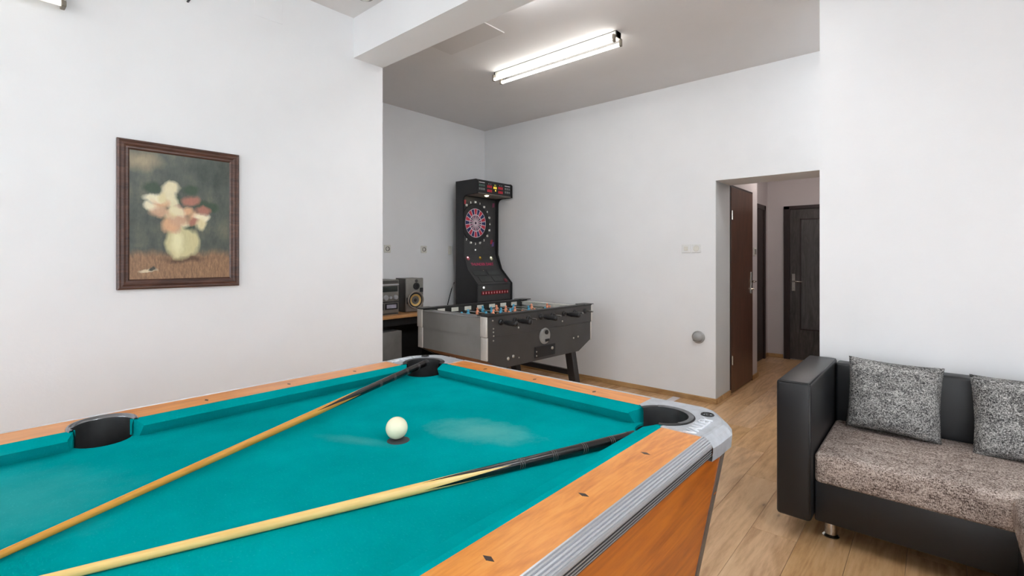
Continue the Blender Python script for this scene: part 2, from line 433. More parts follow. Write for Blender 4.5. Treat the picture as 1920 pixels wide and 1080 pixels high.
o = obj('wall_nail', cyl(NB(), (XW, .839, 2.756), (XW+.03, .839, 2.758), .006, seg=10), MBLK); tag(o, 'small black nail high on the left wall above the painting', 'nail'); recenter(o, (XW, .839, 2.756))
# ------------------------------------------------------------------ lamps
MTUBE = emit('lit_tube', (255, 253, 248), 7.0, sample=True)
MTUBE2 = emit('lit_wall_tube', (255, 250, 240), .5, sample=True)
MTUBE4 = emit('fill_near_tube', (244, 250, 255), 66.0, sample=True)
MTUBE5 = emit('fill_beam_tube', (250, 252, 255), 25.0, sample=True)
MTUBE3 = emit('fill_bay_tube', (248, 252, 255), 38.0, sample=True)
MLAMPW = plain('lamp_enamel', (226, 226, 216), 0.4, var=0.03)
def batten(name, label, mat, tube_mat, L=1.24):
    """local frame: along x, hanging below z=0"""
    t = thing(name, label, 'lamp', mat.to_translation(), 0)
    R = mat
    def put(nm, bm, m, p, **k): bm.transform(R); return obj(nm, bm, m, p, **k)
    h = put('housing', B(-L/2, L/2, -.03, .03, -.052, 0, bev=.004), MLAMPW, t)
    put('cover_seam', B(-L/2+.01, L/2-.01, -.033, .033, -.004, -.001), MBLK, h)
    for sx in (-1, 1):
        put('end_cap', B(sx*L/2-(.008 if sx > 0 else 0), sx*L/2+(.008 if sx < 0 else 0), -.034, .034, -.05, -.002), MBLK, h)
        for sy in (-1, 1):
            bm = NB(); box(bm, sx*(L/2-.012)-.009, sx*(L/2-.012)+.009, sy*.050-.014, sy*.050+.014, -.092, -.035, bev=.004)
            put('lamp_holder', bm, plain('holder_grey', (120, 112, 100), .5), t)
    for sy in (-1, 1):
        bm = NB(); cyl(bm, (-(L/2-.02), sy*.050, -.076), (L/2-.02, sy*.050, -.076), .0125, seg=16)
        put('fluorescent_tube', bm, tube_mat, t, smooth=True, autosmooth=40)
    return t
batten('fluorescent_lamp', 'lit twin-tube fluorescent lamp on the far ceiling', M4((-2.40, 3.25, H)), MTUBE)
batten('fluorescent_lamp', 'fluorescent lamp high on the left wall at the photo edge', M4((XW, -0.28, 2.565)) @ Matrix.Rotation(PI/2, 4, 'Z') @ Matrix.Rotation(-PI/2, 4, 'X'), MTUBE2)
batten('fluorescent_lamp', 'added twin-tube fill lamp, unseen, in the bay behind the right wall', M4((.45, 4.1, H)), MTUBE3)  # unseen lamp added to brighten the opening's reveal and the far wall
batten('fluorescent_lamp', 'added twin-tube fill lamp, unseen, on the near ceiling in front of the sofa', M4((.75, 1.2, H)) @ Matrix.Rotation(PI/2, 4, 'Z'), MTUBE4)  # added out of view overhead to lift the floor and near walls
batten('fluorescent_lamp', 'added twin-tube fill lamp on the far ceiling, out of sight behind the beam', M4((-1.5, 2.24, H)), MTUBE5)  # fill light added for the far room, kept out of view by the beam
t = thing('hall_fill_lamp', 'added round white fill lamp, unseen, on the hallway ceiling above the opening', 'lamp', (-1.0, 6.1, 2.6))  # added above the lintel, out of view, to brighten the dark hallway
bm = NB(); lathe(bm, [(.09, 0), (.09, -.02), (.05, -.03)], 24, M4((-1.0, 6.1, 2.6))); obj('base', bm, MWHT, t, smooth=True)
bm = NB(); lathe(bm, [(.13, -.02), (.15, -.05), (.13, -.09), (.07, -.12), (0, -.13)], 28, M4((-1.0, 6.1, 2.6))); obj('fill_lamp_shade', bm, emit('hall_fill_globe', (255, 246, 240), 19.0, sample=True), t, smooth=True)
# small round ceiling fitting by the beam
t = thing('ceiling_fitting', 'round grey ceiling fitting tucked against the beam at the top edge', 'ceiling fitting', (-2.76, 1.73, H))
bm = NB(); lathe(bm, [(0, -.018), (.05, -.018), (.062, -.006), (.062, 0)], 24, Matrix.Translation((-2.76, 1.73, H))); obj('rim', bm, plain('grey_fitting', (150, 148, 146), .5), t, smooth=True, autosmooth=30)
bm = NB(); lathe(bm, [(0, -.032), (.028, -.028), (.035, -.018), (.035, -.017)], 24, Matrix.Translation((-2.76, 1.73, H))); obj('lens', bm, MCREAM, t, smooth=True)

# ------------------------------------------------------------------ small wall fittings
def socket(y, label):
    t = thing('wall_socket', label, 'socket', (XA, y, 1.455), group='wall sockets in the alcove')
    obj('plate', B(XA, XA+.010, y-.042, y+.042, 1.413, 1.497, bev=.004), MCREAM, t)
    bm = NB(); lathe(bm, [(.0, .0005), (.018, .0005), (.021, .008), (.025, .008), (.025, 0)], 20, M4((XA+.009, y, 1.455), ry=PI/2)); obj('socket_insert', bm, plain('socket_grey', (128, 124, 118), .5), t, smooth=True, autosmooth=30)
socket(3.105, 'white wall socket above the stereo, nearer the wall corner')
socket(3.606, 'white wall socket between the speaker and the dart machine')
for x, lab, nm in ((-1.812, 'white rocker light switch left of the pair beside the opening', 'a'), (-1.715, 'white slotted wall plate right of the switch beside the opening', 'b')):
    t = thing('light_switch' if nm == 'a' else 'wall_outlet', lab, 'switch' if nm == 'a' else 'socket', (x, YF, 1.445))
    obj('plate', B(x-.043, x+.043, YF-.009, YF, 1.404, 1.486, bev=.004), MWHT, t)
    if nm == 'a': obj('rocker', B(x-.02, x+.02, YF-.015, YF-.008, 1.425, 1.465, bev=.004), MCREAM, t)
    else:
        bm = NB(); lathe(bm, [(.0, .003), (.026, .003), (.029, 0)], 20, M4((x, YF-.009, 1.445), rx=PI/2)); obj('socket_insert', bm, MCREAM, t)
t = thing('light_switch', 'small grey double switch in the hallway beside the brown door', 'switch', (XJ-.004, 5.926, 1.425))
obj('plate', B(XJ-.004, XJ+.006, 5.886, 5.966, 1.38, 1.47, bev=.003), MCREAM, t)
for dy in (-.018, .018): obj('rocker', B(XJ+.005, XJ+.012, 5.926+dy-.014, 5.926+dy+.014, 1.395, 1.455, bev=.003), plain('switch_grey', (150, 146, 142), .5), t)
t = thing('flue_cap', 'grey round flue cap low on the far wall near the opening', 'flue cap', (-1.694, YF, .605))
MGREY = plain('grey_enamel', (158, 157, 155), .5, var=.06)
bm = NB(); lathe(bm, [(.058, 0), (.060, .012), (.054, .024), (.046, .026), (.040, .040), (.028, .052), (0, .056)], 28, M4((-1.694, YF, .605), rx=PI/2)); c_ = obj('cover', bm, MGREY, t, smooth=True, autosmooth=40)
for k in range(2):
    bm = NB(); box(bm, -1.694-.035+.01*k, -1.694+.035-.01*k, YF-.054+.004*k, YF-.03, .575+.02*k, .578+.02*k); obj('vent_slot', bm, plain('dark_slot', (110, 108, 106), .6), c_)
o = obj('paper_strip', B(-1.935, -1.865, 4.25, 4.617, 0, .002), plain('white_paper_strip', (226, 220, 224), .6, var=.02)); tag(o, 'white paper strip on the floor by the far skirting, behind the pocket corner', 'paper strip'); recenter(o, (-1.9, 4.43, 0))

# ------------------------------------------------------------------ painting (plain generic still life stand-in) in its frame
def painting_mat():
    t = NT('loose_oil_still_life')
    c0 = t.coord('Generated')
    dn = t.n('ShaderNodeTexNoise'); t.l(c0, dn.inputs['Vector']); dn.inputs['Scale'].default_value = 7; dn.inputs['Detail'].default_value = 5
    vm = t.n('ShaderNodeVectorMath', operation='MULTIPLY_ADD'); t.l(dn.outputs['Color'], vm.inputs[0]); vm.inputs[1].default_value = (0, .10, .10)
    va = t.n('ShaderNodeVectorMath', operation='ADD'); t.l(c0, va.inputs[0]); va.inputs[1].default_value = (0, -.05, -.05); t.l(va.outputs[0], vm.inputs[2])
    sp = t.n('ShaderNodeSeparateXYZ'); t.l(vm.outputs[0], sp.inputs[0]); u, v = sp.outputs[1], sp.outputs[2]
    st = t.noise(t.coord('Generated', scale=(1, 5, 2), rot=(.5, 0, 0)), 9, 6, .7)
    col = t.ramp(t.noise(c0, 4, 5, .6), [(.3, lin((62, 70, 66))), (.52, lin((88, 94, 88))), (.75, lin((122, 120, 104)))])
    col = t.mix(t.math('MULTIPLY', t.ramp(v, [(.17, (1, 1, 1, 1)), (.24, (0, 0, 0, 1))]), .95), col, t.ramp(st, [(.3, lin((128, 98, 76))), (.7, lin((176, 138, 106)))]))
    def blob(cu, cv, ru, rv, rgb, soft=.25, a=.95):
        nonlocal col
        d = t.math('SQRT', t.math('ADD', t.math('POWER', t.math('DIVIDE', t.math('SUBTRACT', u, cu), ru), 2.0), t.math('POWER', t.math('DIVIDE', t.math('SUBTRACT', v, cv), rv), 2.0)))
        k = t.math('MULTIPLY', t.ramp(d, [(1-soft, (1, 1, 1, 1)), (1.0, (0, 0, 0, 1))]), a)
        col = t.mix(k, col, lin(rgb))
    blob(.10, .93, .26, .10, (176, 160, 130), .8, .8)
    blob(.52, .16, .30, .035, (84, 64, 52), .7, .8)
    blob(.5, .30, .19, .15, (214, 206, 160)); blob(.45, .30, .08, .12, (236, 230, 192), .6)     # pale vase
    rnd = random.Random(3)
    for k in range(9): blob(.5+rnd.uniform(-.3, .3), .58+rnd.uniform(-.15, .2), .10, .06, (64, 82, 66), .5)
    fl = [(226, 214, 172), (232, 222, 190), (222, 178, 140), (206, 168, 140), (240, 232, 205), (176, 120, 104)]
    for k in range(26):
        a = rnd.uniform(0, 2*PI); q = rnd.random()**.5
        blob(.5+.30*q*math.cos(a), .58+.17*q*math.sin(a), rnd.uniform(.06, .12), rnd.uniform(.04, .075), fl[k % 6], .5)
    blob(.16, .075, .10, .018, (222, 208, 180), .5); blob(.2, .08, .04, .016, (60, 62, 56), .5)
    col = t.mix(.16, col, t.ramp(st, [(.3, (.05, .05, .04, 1)), (.7, (.7, .66, .5, 1))]), 'OVERLAY')
    t.set(col, .35, spec=.4); t.bump(st, .15, .002)
    return t.m
MFRAME = wood('walnut_frame', (58, 36, 28), (84, 54, 42), (112, 76, 58), 'y', 3.0, .35)
py0, py1, pz0, pz1 = .530, 1.093, 1.192, 1.953
t = thing('framed_painting', 'oil painting in a brown wooden frame hanging on the left wall', 'painting', (XW, (py0+py1)/2, pz0))
fw = .052
obj('canvas', B(XW+.006, XW+.014, py0+fw-.004, py1-fw+.004, pz0+fw-.004, pz1-fw+.004), painting_mat(), t)
def rail(a, b, vert):
    # mitred moulding: profile (distance from outer edge, height off wall)
    prof = [(0, 0), (0, .020), (.008, .027), (.016, .024), (.026, .026), (.036, .021), (.044, .021), (.052, .013), (.052, 0)]
    bm = bmesh.new(); ra, rb = [], []
    for d, h in prof:
        if vert == 'L': A, Bq = (py0+d, pz0+d), (py0+d, pz1-d)
        if vert == 'R': A, Bq = (py1-d, pz0+d), (py1-d, pz1-d)
        if vert == 'T': A, Bq = (py0+d, pz1-d), (py1-d, pz1-d)
        if vert == 'B': A, Bq = (py0+d, pz0+d), (py1-d, pz0+d)
        ra.append(bm.verts.new((XW+h, *A))); rb.append(bm.verts.new((XW+h, *Bq)))
    n = len(prof)
    for i in range(n): bm.faces.new((ra[i], ra[(i+1) % n], rb[(i+1) % n], rb[i]))
    bm.faces.new(ra); bm.faces.new(rb[::-1])
    bmesh.ops.recalc_face_normals(bm, faces=bm.faces)
    return bm
for q in 'LRTB': obj('frame_rail', rail(0, 0, q), MFRAME, t)

# ------------------------------------------------------------------ pool table
PCX, PCY = -1.176, .277
UN, UC, UW, UT = .545, .60, .712, .765
VN, VC, VW, VT = 1.10, 1.165, 1.262, 1.315
ZC, ZN, ZR = .835, .868, .880
pt_ = thing('pool_table', 'orange wood coin-operated pool table with green cloth and metal pocket corners', 'pool table', (PCX, PCY, 0))
WMP = WM[pt_.name]
def pput(nm, bm, m, parent=None, **k): return obj(nm, bm, m, parent or pt_, local=True, **k)
CPC = (.560, 1.110); CPR = .078       # corner pocket centre and radius (quadrant +,+)
SPC = .612; SPR = .068                # side pocket
def arc(cx, cy, r, a0, a1, n): return [(cx+r*math.cos(a0+(a1-a0)*i/n), cy+r*math.sin(a0+(a1-a0)*i/n)) for i in range(n+1)]
def circ_hit_v(u):  # v where circle of the corner pocket crosses vertical line u (lower crossing)
    return CPC[1]-math.sqrt(CPR**2-(u-CPC[0])**2)
def circ_hit_u(v): return CPC[0]-math.sqrt(CPR**2-(v-CPC[1])**2)
# cloth bed, notched at the pockets
q = []
a0 = math.atan2(circ_hit_v(UC)-CPC[1], UC-CPC[0]); a1 = math.atan2(VC-CPC[1], circ_hit_u(VC)-CPC[0])
notch = arc(*CPC, CPR, a0, a1-2*PI, 16)     # goes from (UC, v) round the inner side to (u, VC)
sa = math.acos((SPC-UC)/SPR)
side = arc(SPC, 0, SPR, PI+sa, PI-sa, 12)  # from lower to upper on +u side, bulging inward
quad = notch
bed = side + quad + [(-x, y) for x, y in quad[::-1]] + [(-x, -y) for x, y in side] + [(-x, -y) for x, y in quad] + [(x, -y) for x, y in quad[::-1]]
bm = NB(); prism(bm, bed, ZC-.03, ZC)
pput('cloth_bed', bm, MFELT)
# cushions: 6 pieces, profile in (distance from nose, z)
def cushion(axis, s, a, b, cut_a, cut_b):
    """axis 'u': along v at u=+-; nose from a to b, back longer by the cuts"""
    n_, c_ = (UN, UC) if axis == 'u' else (VN, VC)
    prof = [(n_, ZN, 0), (n_+.004, ZN+.004, .05), (c_-.012, ZR+.0015, .8), (c_, ZR, 1), (c_, ZC, 1), (n_+.022, ZC, .3), (n_+.014, ZN-.022, .2)]
    bm = bmesh.new(); A, Bv = [], []
    for d, z, k in prof:
        pa, pb = a-cut_a*k, b+cut_b*k
        if axis == 'u': A.append(bm.verts.new((s*d, pa, z))); Bv.append(bm.verts.new((s*d, pb, z)))
        else: A.append(bm.verts.new((pa, s*d, z))); Bv.append(bm.verts.new((pb, s*d, z)))
    n = len(prof)
    for i in range(n): bm.faces.new((A[i], A[(i+1) % n], Bv[(i+1) % n], Bv[i]))
    bm.faces.new(A); bm.faces.new(Bv[::-1]); bmesh.ops.recalc_face_normals(bm, faces=bm.faces)
    return bm
for s in (-1, 1):
    pput('cushion', cushion('u', s, .082, 1.005, .022, .040), MFELT)
    pput('cushion', cushion('u', s, -1.005, -.082, .040, .022), MFELT)
    pput('cushion', cushion('v', s, -.455, .455, .035, .035), MFELT)
# wooden rails with diamonds
def longrail(s):
    ns = arc(SPC, 0, .080, -math.acos((UC-SPC)/.080), math.acos((UC-SPC)/.080), 12)
    pts = [(UC, -1.015)] + ns + [(UC, 1.015), (UW, 1.015), (UW, -1.015)]
    pts = [(s*x, y) for x, y in pts]
    return prism(NB(), pts, ZR-.03, ZR)
def diamond(cx, cy, ln, axis):
    a, b = (.006, .0125)
    pts = [(cx-a, cy), (cx, cy-b), (cx+a, cy), (cx, cy+b)] if axis == 'v' else [(cx-b, cy), (cx, cy-a), (cx+b, cy), (cx, cy+a)]
    return prism(NB(), pts, ZR-.001, ZR+.0004)
MDIA = plain('dark_inlay', (58, 44, 40), .5)
for s in (-1, 1):
    r = pput('wood_rail', longrail(s), MORANGE)
    for k in (-3, -2, -1, 1, 2, 3): pput('diamond', diamond(s*.648, k*.2725, 0, 'u'), MDIA, r)
    r = pput('wood_rail', prism(NB(), [(-.46, s*VC), (.46, s*VC), (.46, s*VW), (-.46, s*VW)], ZR-.03, ZR), MORANGEX)
    for k in (-1, 0, 1): pput('diamond', diamond(k*.2675, s*1.205, 0, 'v'), MDIA, r)
# metal edge trim: ribbed aluminium nosing and black insert with fine bright lines
def loft(prof, p0, p1, nrm):
    """prof (offset outward, z) swept from p0 to p1 (u,v points)"""
    bm = bmesh.new(); A, Bv = [], []
    for d, z in prof:
        A.append(bm.verts.new((p0[0]+nrm[0]*d, p0[1]+nrm[1]*d, z))); Bv.append(bm.verts.new((p1[0]+nrm[0]*d, p1[1]+nrm[1]*d, z)))
    n = len(prof)
    for i in range(n): bm.faces.new((A[i], A[(i+1) % n], Bv[(i+1) % n], Bv[i]))
    bm.faces.new(A); bm.faces.new(Bv[::-1]); bmesh.ops.recalc_face_normals(bm, faces=bm.faces); return bm
ribs = [(0, ZR)]
path = [(.001, .8815), (.007, .8805), (.0125, .8785), (.0175, .875), (.0215, .871), (.0245, .866), (.026, .859)]
for i, (p, q_) in enumerate(zip(path, path[1:])):
    dx, dz = q_[0]-p[0], q_[1]-p[1]; L = math.hypot(dx, dz); nx, nz = -dz/L, dx/L
    if nz < 0 and nx < 0: nx, nz = -nx, -nz
    nx, nz = abs(nx), abs(nz)
    for f_, h_ in ((.0, 0), (.12, .0016), (.62, .0016), (.74, 0), (.86, -.0012)): ribs.append((p[0]+dx*f_+nx*h_, p[1]+dz*f_+nz*h_))
ribs += [(.026, .859), (.026, .856), (.0, .856)]
ins = [(0, .856), (.0245, .856), (.0245, .849), (.024, .842), (.0225, .835), (.019, .828), (.013, .822), (0, .822)]
for s in (-1, 1):
    for tr in ((((s*UW, -1.015), (s*UW, 1.015), (s, 0))), ((-.46, s*VW), (.46, s*VW), (0, s))):
        e = pput('edge_trim', loft(ribs, *tr), MALU)
        e2 = pput('trim_insert', loft(ins, *tr), MBLK, e)
        for zz, dd in ((.850, .0247), (.8435, .0244), (.837, .0234)):
            pput('bright_line', loft([(dd-.002, zz-.0009), (dd+.0010, zz-.0009), (dd+.0010, zz+.0009), (dd-.002, zz+.0009)], *tr), MALU, e2)
# corner castings with rubber pocket liners
RR = .094
def corner(sx, sy, lettered):
    inner = arc(CPC[0], CPC[1], RR, -PI*.36, PI*.86, 22)
    outer = [(UW, 1.015), (.716, 1.06), (.718, 1.150), (.708, 1.180), (.655, 1.252), (.62, 1.268), (.52, 1.266), (.46, VW)]
    top = [(UC-.002, 1.015)] + outer + [(.46, VC-.002)] + inner[::-1]
    bm = bmesh.new()
    ZT = ZR+.003
    tv = [bm.verts.new((x, y, ZT)) for x, y in top]; bm.faces.new(tv)
    # outward skirt below the outer edge
    rings = [[bm.verts.new((x, y, ZT)) for x, y in outer]]
    nrm = []
    for i, (x, y) in enumerate(outer):
        a = Vector(outer[max(i-1, 0)]); b = Vector(outer[min(i+1, len(outer)-1)]); d = (b-a).normalized(); n = Vector((d.y, -d.x))
        nrm.append(n if n.dot(Vector((1, 1))) > 0 else -n)
    nrm[0] = Vector((1, 0)); nrm[-1] = Vector((0, 1))
    for off, z in ((.006, ZT-.002), (.018, .872), (.026, .862), (.029, .857), (.026, .822), (0, .822)):
        rings.append([bm.verts.new((x+n.x*off, y+n.y*off, z)) for (x, y), n in zip(outer, nrm)])
    for r0, r1 in zip(rings, rings[1:]):
        for i in range(len(outer)-1): bm.faces.new((r0[i], r0[i+1], r1[i+1], r1[i]))
    # inner pocket wall
    lo = [bm.verts.new((x, y, ZT-.05)) for x, y in inner]; hi = [bm.verts.new((x, y, ZT)) for x, y in inner]
    for i in range(len(inner)-1): bm.faces.new((hi[i], hi[i+1], lo[i+1], lo[i]))
    for p, q2 in ((top[0], top[1]), (top[-1-len(inner)+len(inner)-0] if False else top[len(outer)+1], top[len(outer)])):
        a = bm.verts.new((*p, ZT)); b = bm.verts.new((*q2, ZT)); c = bm.verts.new((*q2, ZT-.03)); d = bm.verts.new((*p, ZT-.03)); bm.faces.new((a, b, c, d))
    bmesh.ops.remove_doubles(bm, verts=bm.verts, dist=1e-5)
    bmesh.ops.recalc_face_normals(bm, faces=bm.faces)
    bmesh.ops.triangulate(bm, faces=[f for f in bm.faces if len(f.verts) > 4])
    S = Matrix.Diagonal((sx, sy, 1, 1)); bm.transform(S)
    if sx*sy < 0: bmesh.ops.reverse_faces(bm, faces=bm.faces)
    c_ = pput('corner_casting', bm, MCAST, label='cast metal pocket corner')
    # rubber lip and liner
    bm = bmesh.new(); n = 26; ring = []
    A0, A1 = -PI*.40, PI*.90
    prof = [(RR-.001, ZT+.001), (RR-.006, ZT+.003), (RR-.018, ZT+.001), (CPR-.004, ZT-.012), (CPR-.004, ZC-.1)]
    for i in range(n+1):
        a = A0+(A1-A0)*i/n; ring.append([bm.verts.new((CPC[0]+r*math.cos(a), CPC[1]+r*math.sin(a), z)) for r, z in prof])
    for r0, r1 in zip(ring, ring[1:]):
        for i in range(len(prof)-1): bm.faces.new((r0[i], r0[i+1], r1[i+1], r1[i]))
    bmesh.ops.recalc_face_normals(bm, faces=bm.faces); bm.transform(S)
    l_ = pput('pocket_lip', bm, MRUB, c_, smooth=True, autosmooth=50)
    bm = NB(); lathe(bm, [(CPR-.002, ZC-.006), (CPR-.002, ZC-.12), (CPR-.012, ZC-.135), (0, ZC-.14)], 28, Matrix.Translation((sx*CPC[0], sy*CPC[1], 0)))
    pput('pocket_cup', bm, MRUB, c_, smooth=True, autosmooth=50)
    # grey worn band on the lip
    bm = bmesh.new(); A_, B_ = [], []
    for i in range(15):
        a = -PI*.18+(PI*.86)*i/14
        A_.append(bm.verts.new((CPC[0]+(RR-.004)*math.cos(a), CPC[1]+(RR-.004)*math.sin(a), ZT+.0036))); B_.append(bm.verts.new((CPC[0]+(RR-.019)*math.cos(a), CPC[1]+(RR-.019)*math.sin(a), ZT+.0022)))
    for i in range(14): bm.faces.new((A_[i], A_[i+1], B_[i+1], B_[i]))
    bm.transform(S); bmesh.ops.recalc_face_normals(bm, faces=bm.faces); 
    for f in bm.faces:
        if f.normal.z < 0: f.normal_flip()
    pput('worn_band', bm, MRUBG, l_)
    if lettered:
        # raised lettering following the chamfer, and the round emblem beside it
        R_ = M4((sx*.680, sy*1.088, ZT+.0008)) @ Matrix.Rotation(sx*PI*.5, 4, 'Z')
        pput('raised_letters', textbm(NB(), 'VALLEY', .046, R_, .0018), plain('bright_lettering', (236, 239, 244), .35, .2, var=.02), c_)
        bm = NB(); lathe(bm, [(.013, 0), (.0145, .003), (.018, .003), (.0195, 0)], 20, M4((sx*.662, sy*1.200, ZT)))
        for k in (-.006, .0, .006): box(bm, -.0015, .0015, -.011, .011, 0, .003, mat=M4((sx*.662+k, sy*1.200, ZT), rz=.5))
        pput('emblem', bm, MBLK, c_)
for sx in (-1, 1):
    for sy in (-1, 1): corner(sx, sy, True)
# side pockets
for s in (-1, 1):
    bm = bmesh.new(); prof = [(.086, ZR+.0005), (.083, ZR+.006), (.076, ZR+.006), (.072, ZR-.002)]; ring = []
    A = PI*.60
    for i in range(21):
        a = -A+2*A*i/20; ring.append([bm.verts.new((s*(SPC-.006+r*math.cos(a)), r*math.sin(a)*.93, z)) for r, z in prof])
    for r0, r1 in zip(ring, ring[1:]):
        for i in range(3): bm.faces.new((r0[i], r0[i+1], r1[i+1], r1[i]))
    bmesh.ops.recalc_face_normals(bm, faces=bm.faces)
    e = pput('side_pocket_rim', bm, plain('dark_chrome', (128, 130, 134), .2, .9), smooth=True, label='chrome rim of the side pocket')
    bm = bmesh.new(); ring = []
    for i in range(21):
        a = -A+2*A*i/20; ring.append([bm.verts.new((s*(SPC-.006+r*math.cos(a)), r*math.sin(a)*.93, z)) for r, z in ((.074, ZR+.002), (.070, ZR-.015), (.068, ZC-.12))])
    for r0, r1 in zip(ring, ring[1:]):
        for i in range(2): bm.faces.new((r0[i], r0[i+1], r1[i+1], r1[i]))
    bmesh.ops.recalc_face_normals(bm, faces=bm.faces)
    pput('pocket_liner', bm, MRUB, e, smooth=True)
    bm = NB(); lathe(bm, [(SPR, ZC-.008), (SPR, ZC-.07), (0, ZC-.075)], 28, Matrix.Translation((s*SPC, 0, 0))); pput('pocket_cup', bm, plain('brown_pocket_leather', (66, 50, 42), .7), e)
# cabinet, tapered, metal strips on its corners, legs
def frustum(u0, v0, z0, u1, v1, z1):
    bm = bmesh.new()
    lo = [bm.verts.new((x*u0, y*v0, z0)) for x, y in ((-1, -1), (1, -1), (1, 1), (-1, 1))]; hi = [bm.verts.new((x*u1, y*v1, z1)) for x, y in ((-1, -1), (1, -1), (1, 1), (-1, 1))]
    bm.faces.new(lo[::-1]); bm.faces.new(hi)
    for i in range(4): bm.faces.new((lo[i], lo[(i+1) % 4], hi[(i+1) % 4], hi[i]))
    bmesh.ops.recalc_face_normals(bm, faces=bm.faces); return bm
CT = lambda z: ((.722-(.80-z)*.155), (1.150-(.80-z)*.155))
def board(z0, z1, axis, sgn):
    bm = bmesh.new(); L = []
    for z in (z0, z1):
        u, v = CT(z)
        q = [(-u, sgn*v), (u, sgn*v), (u, sgn*(v-.02)), (-u, sgn*(v-.02))] if axis == 'v' else [(sgn*u, -v+.02), (sgn*u, v-.02), (sgn*(u-.02), v-.02), (sgn*(u-.02), -v+.02)]
        L.append([bm.verts.new((x, y, z)) for x, y in q])
    bm.faces.new(L[0]); bm.faces.new(L[1][::-1])
    for i in range(4): bm.faces.new((L[0][i], L[0][(i+1) % 4], L[1][(i+1) % 4], L[1][i]))
    bmesh.ops.recalc_face_normals(bm, faces=bm.faces); return bm
cab = pput('cabinet_floor', B(-.62, .62, -1.05, 1.05, .30, .32), MBLKW)
for sgn in (-1, 1):
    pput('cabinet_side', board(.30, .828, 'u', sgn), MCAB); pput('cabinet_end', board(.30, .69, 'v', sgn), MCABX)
    for u0, u1 in ((-CT(.72)[0], -.645), (-.47, .47), (.645, CT(.72)[0])):      # the end board is cut out round the pocket cups
        v0, v1 = CT(.69)[1], CT(.828)[1]
        bm = NB(); prism(bm, [(sgn*v0, .69), (sgn*v1, .828), (sgn*(v1-.02), .828), (sgn*(v0-.02), .69)], u0, u1, mat=YZ()); pput('cabinet_end_upper', bm, MCABX)
for sx in (-1, 1):
    for sy in (-1, 1):
        bm = bmesh.new(); L = []
        for z in (.30, .829):
            u, v = CT(z); L.append([bm.verts.new((sx*a, sy*b, z)) for a, b in ((u-.03, v+.004), (u+.004, v+.004), (u+.004, v-.022), (u-.004, v-.022), (u-.004, v-.004), (u-.03, v-.004))])
        for i in range(6): bm.faces.new((L[0][i], L[0][(i+1) % 6], L[1][(i+1) % 6], L[1][i]))
        bm.faces.new(L[0]); bm.faces.new(L[1][::-1]); bmesh.ops.recalc_face_normals(bm, faces=bm.faces)
        pput('corner_strip', bm, plain('dull_corner_metal', (104, 98, 92), .45, .5), cab)
        bm = NB(); t4 = frustum(.055, .055, 0, .085, .085, .31); t4.transform(Matrix.Translation((sx*.5, sy*.9, 0))); add(bm, t4); pput('leg', bm, MBLK)
        bm = NB(); box(bm, sx*.5-.065, sx*.5+.065, sy*.9-.065, sy*.9+.065, 0, .015); pput('foot', bm, MBLK)

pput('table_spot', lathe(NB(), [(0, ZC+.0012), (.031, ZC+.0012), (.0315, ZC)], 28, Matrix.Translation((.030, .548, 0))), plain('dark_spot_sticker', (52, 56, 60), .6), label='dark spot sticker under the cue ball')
# cue ball
R_ = .0308
BALLX, BALLY = -1.158, .828
bm = NB(); bmesh.ops.create_uvsphere(bm, u_segments=40, v_segments=24, radius=R_); bm.transform(Matrix.Translation((BALLX, BALLY, ZC+R_+.0013)))
mb = plain('ivory_ball', (244, 238, 206), .12, var=.02, scale=20)
o = obj('cue_ball', bm, mb, smooth=True); tag(o, 'cream white cue ball resting on the green cloth', 'ball'); recenter(o, (BALLX, BALLY, ZC+.0013))
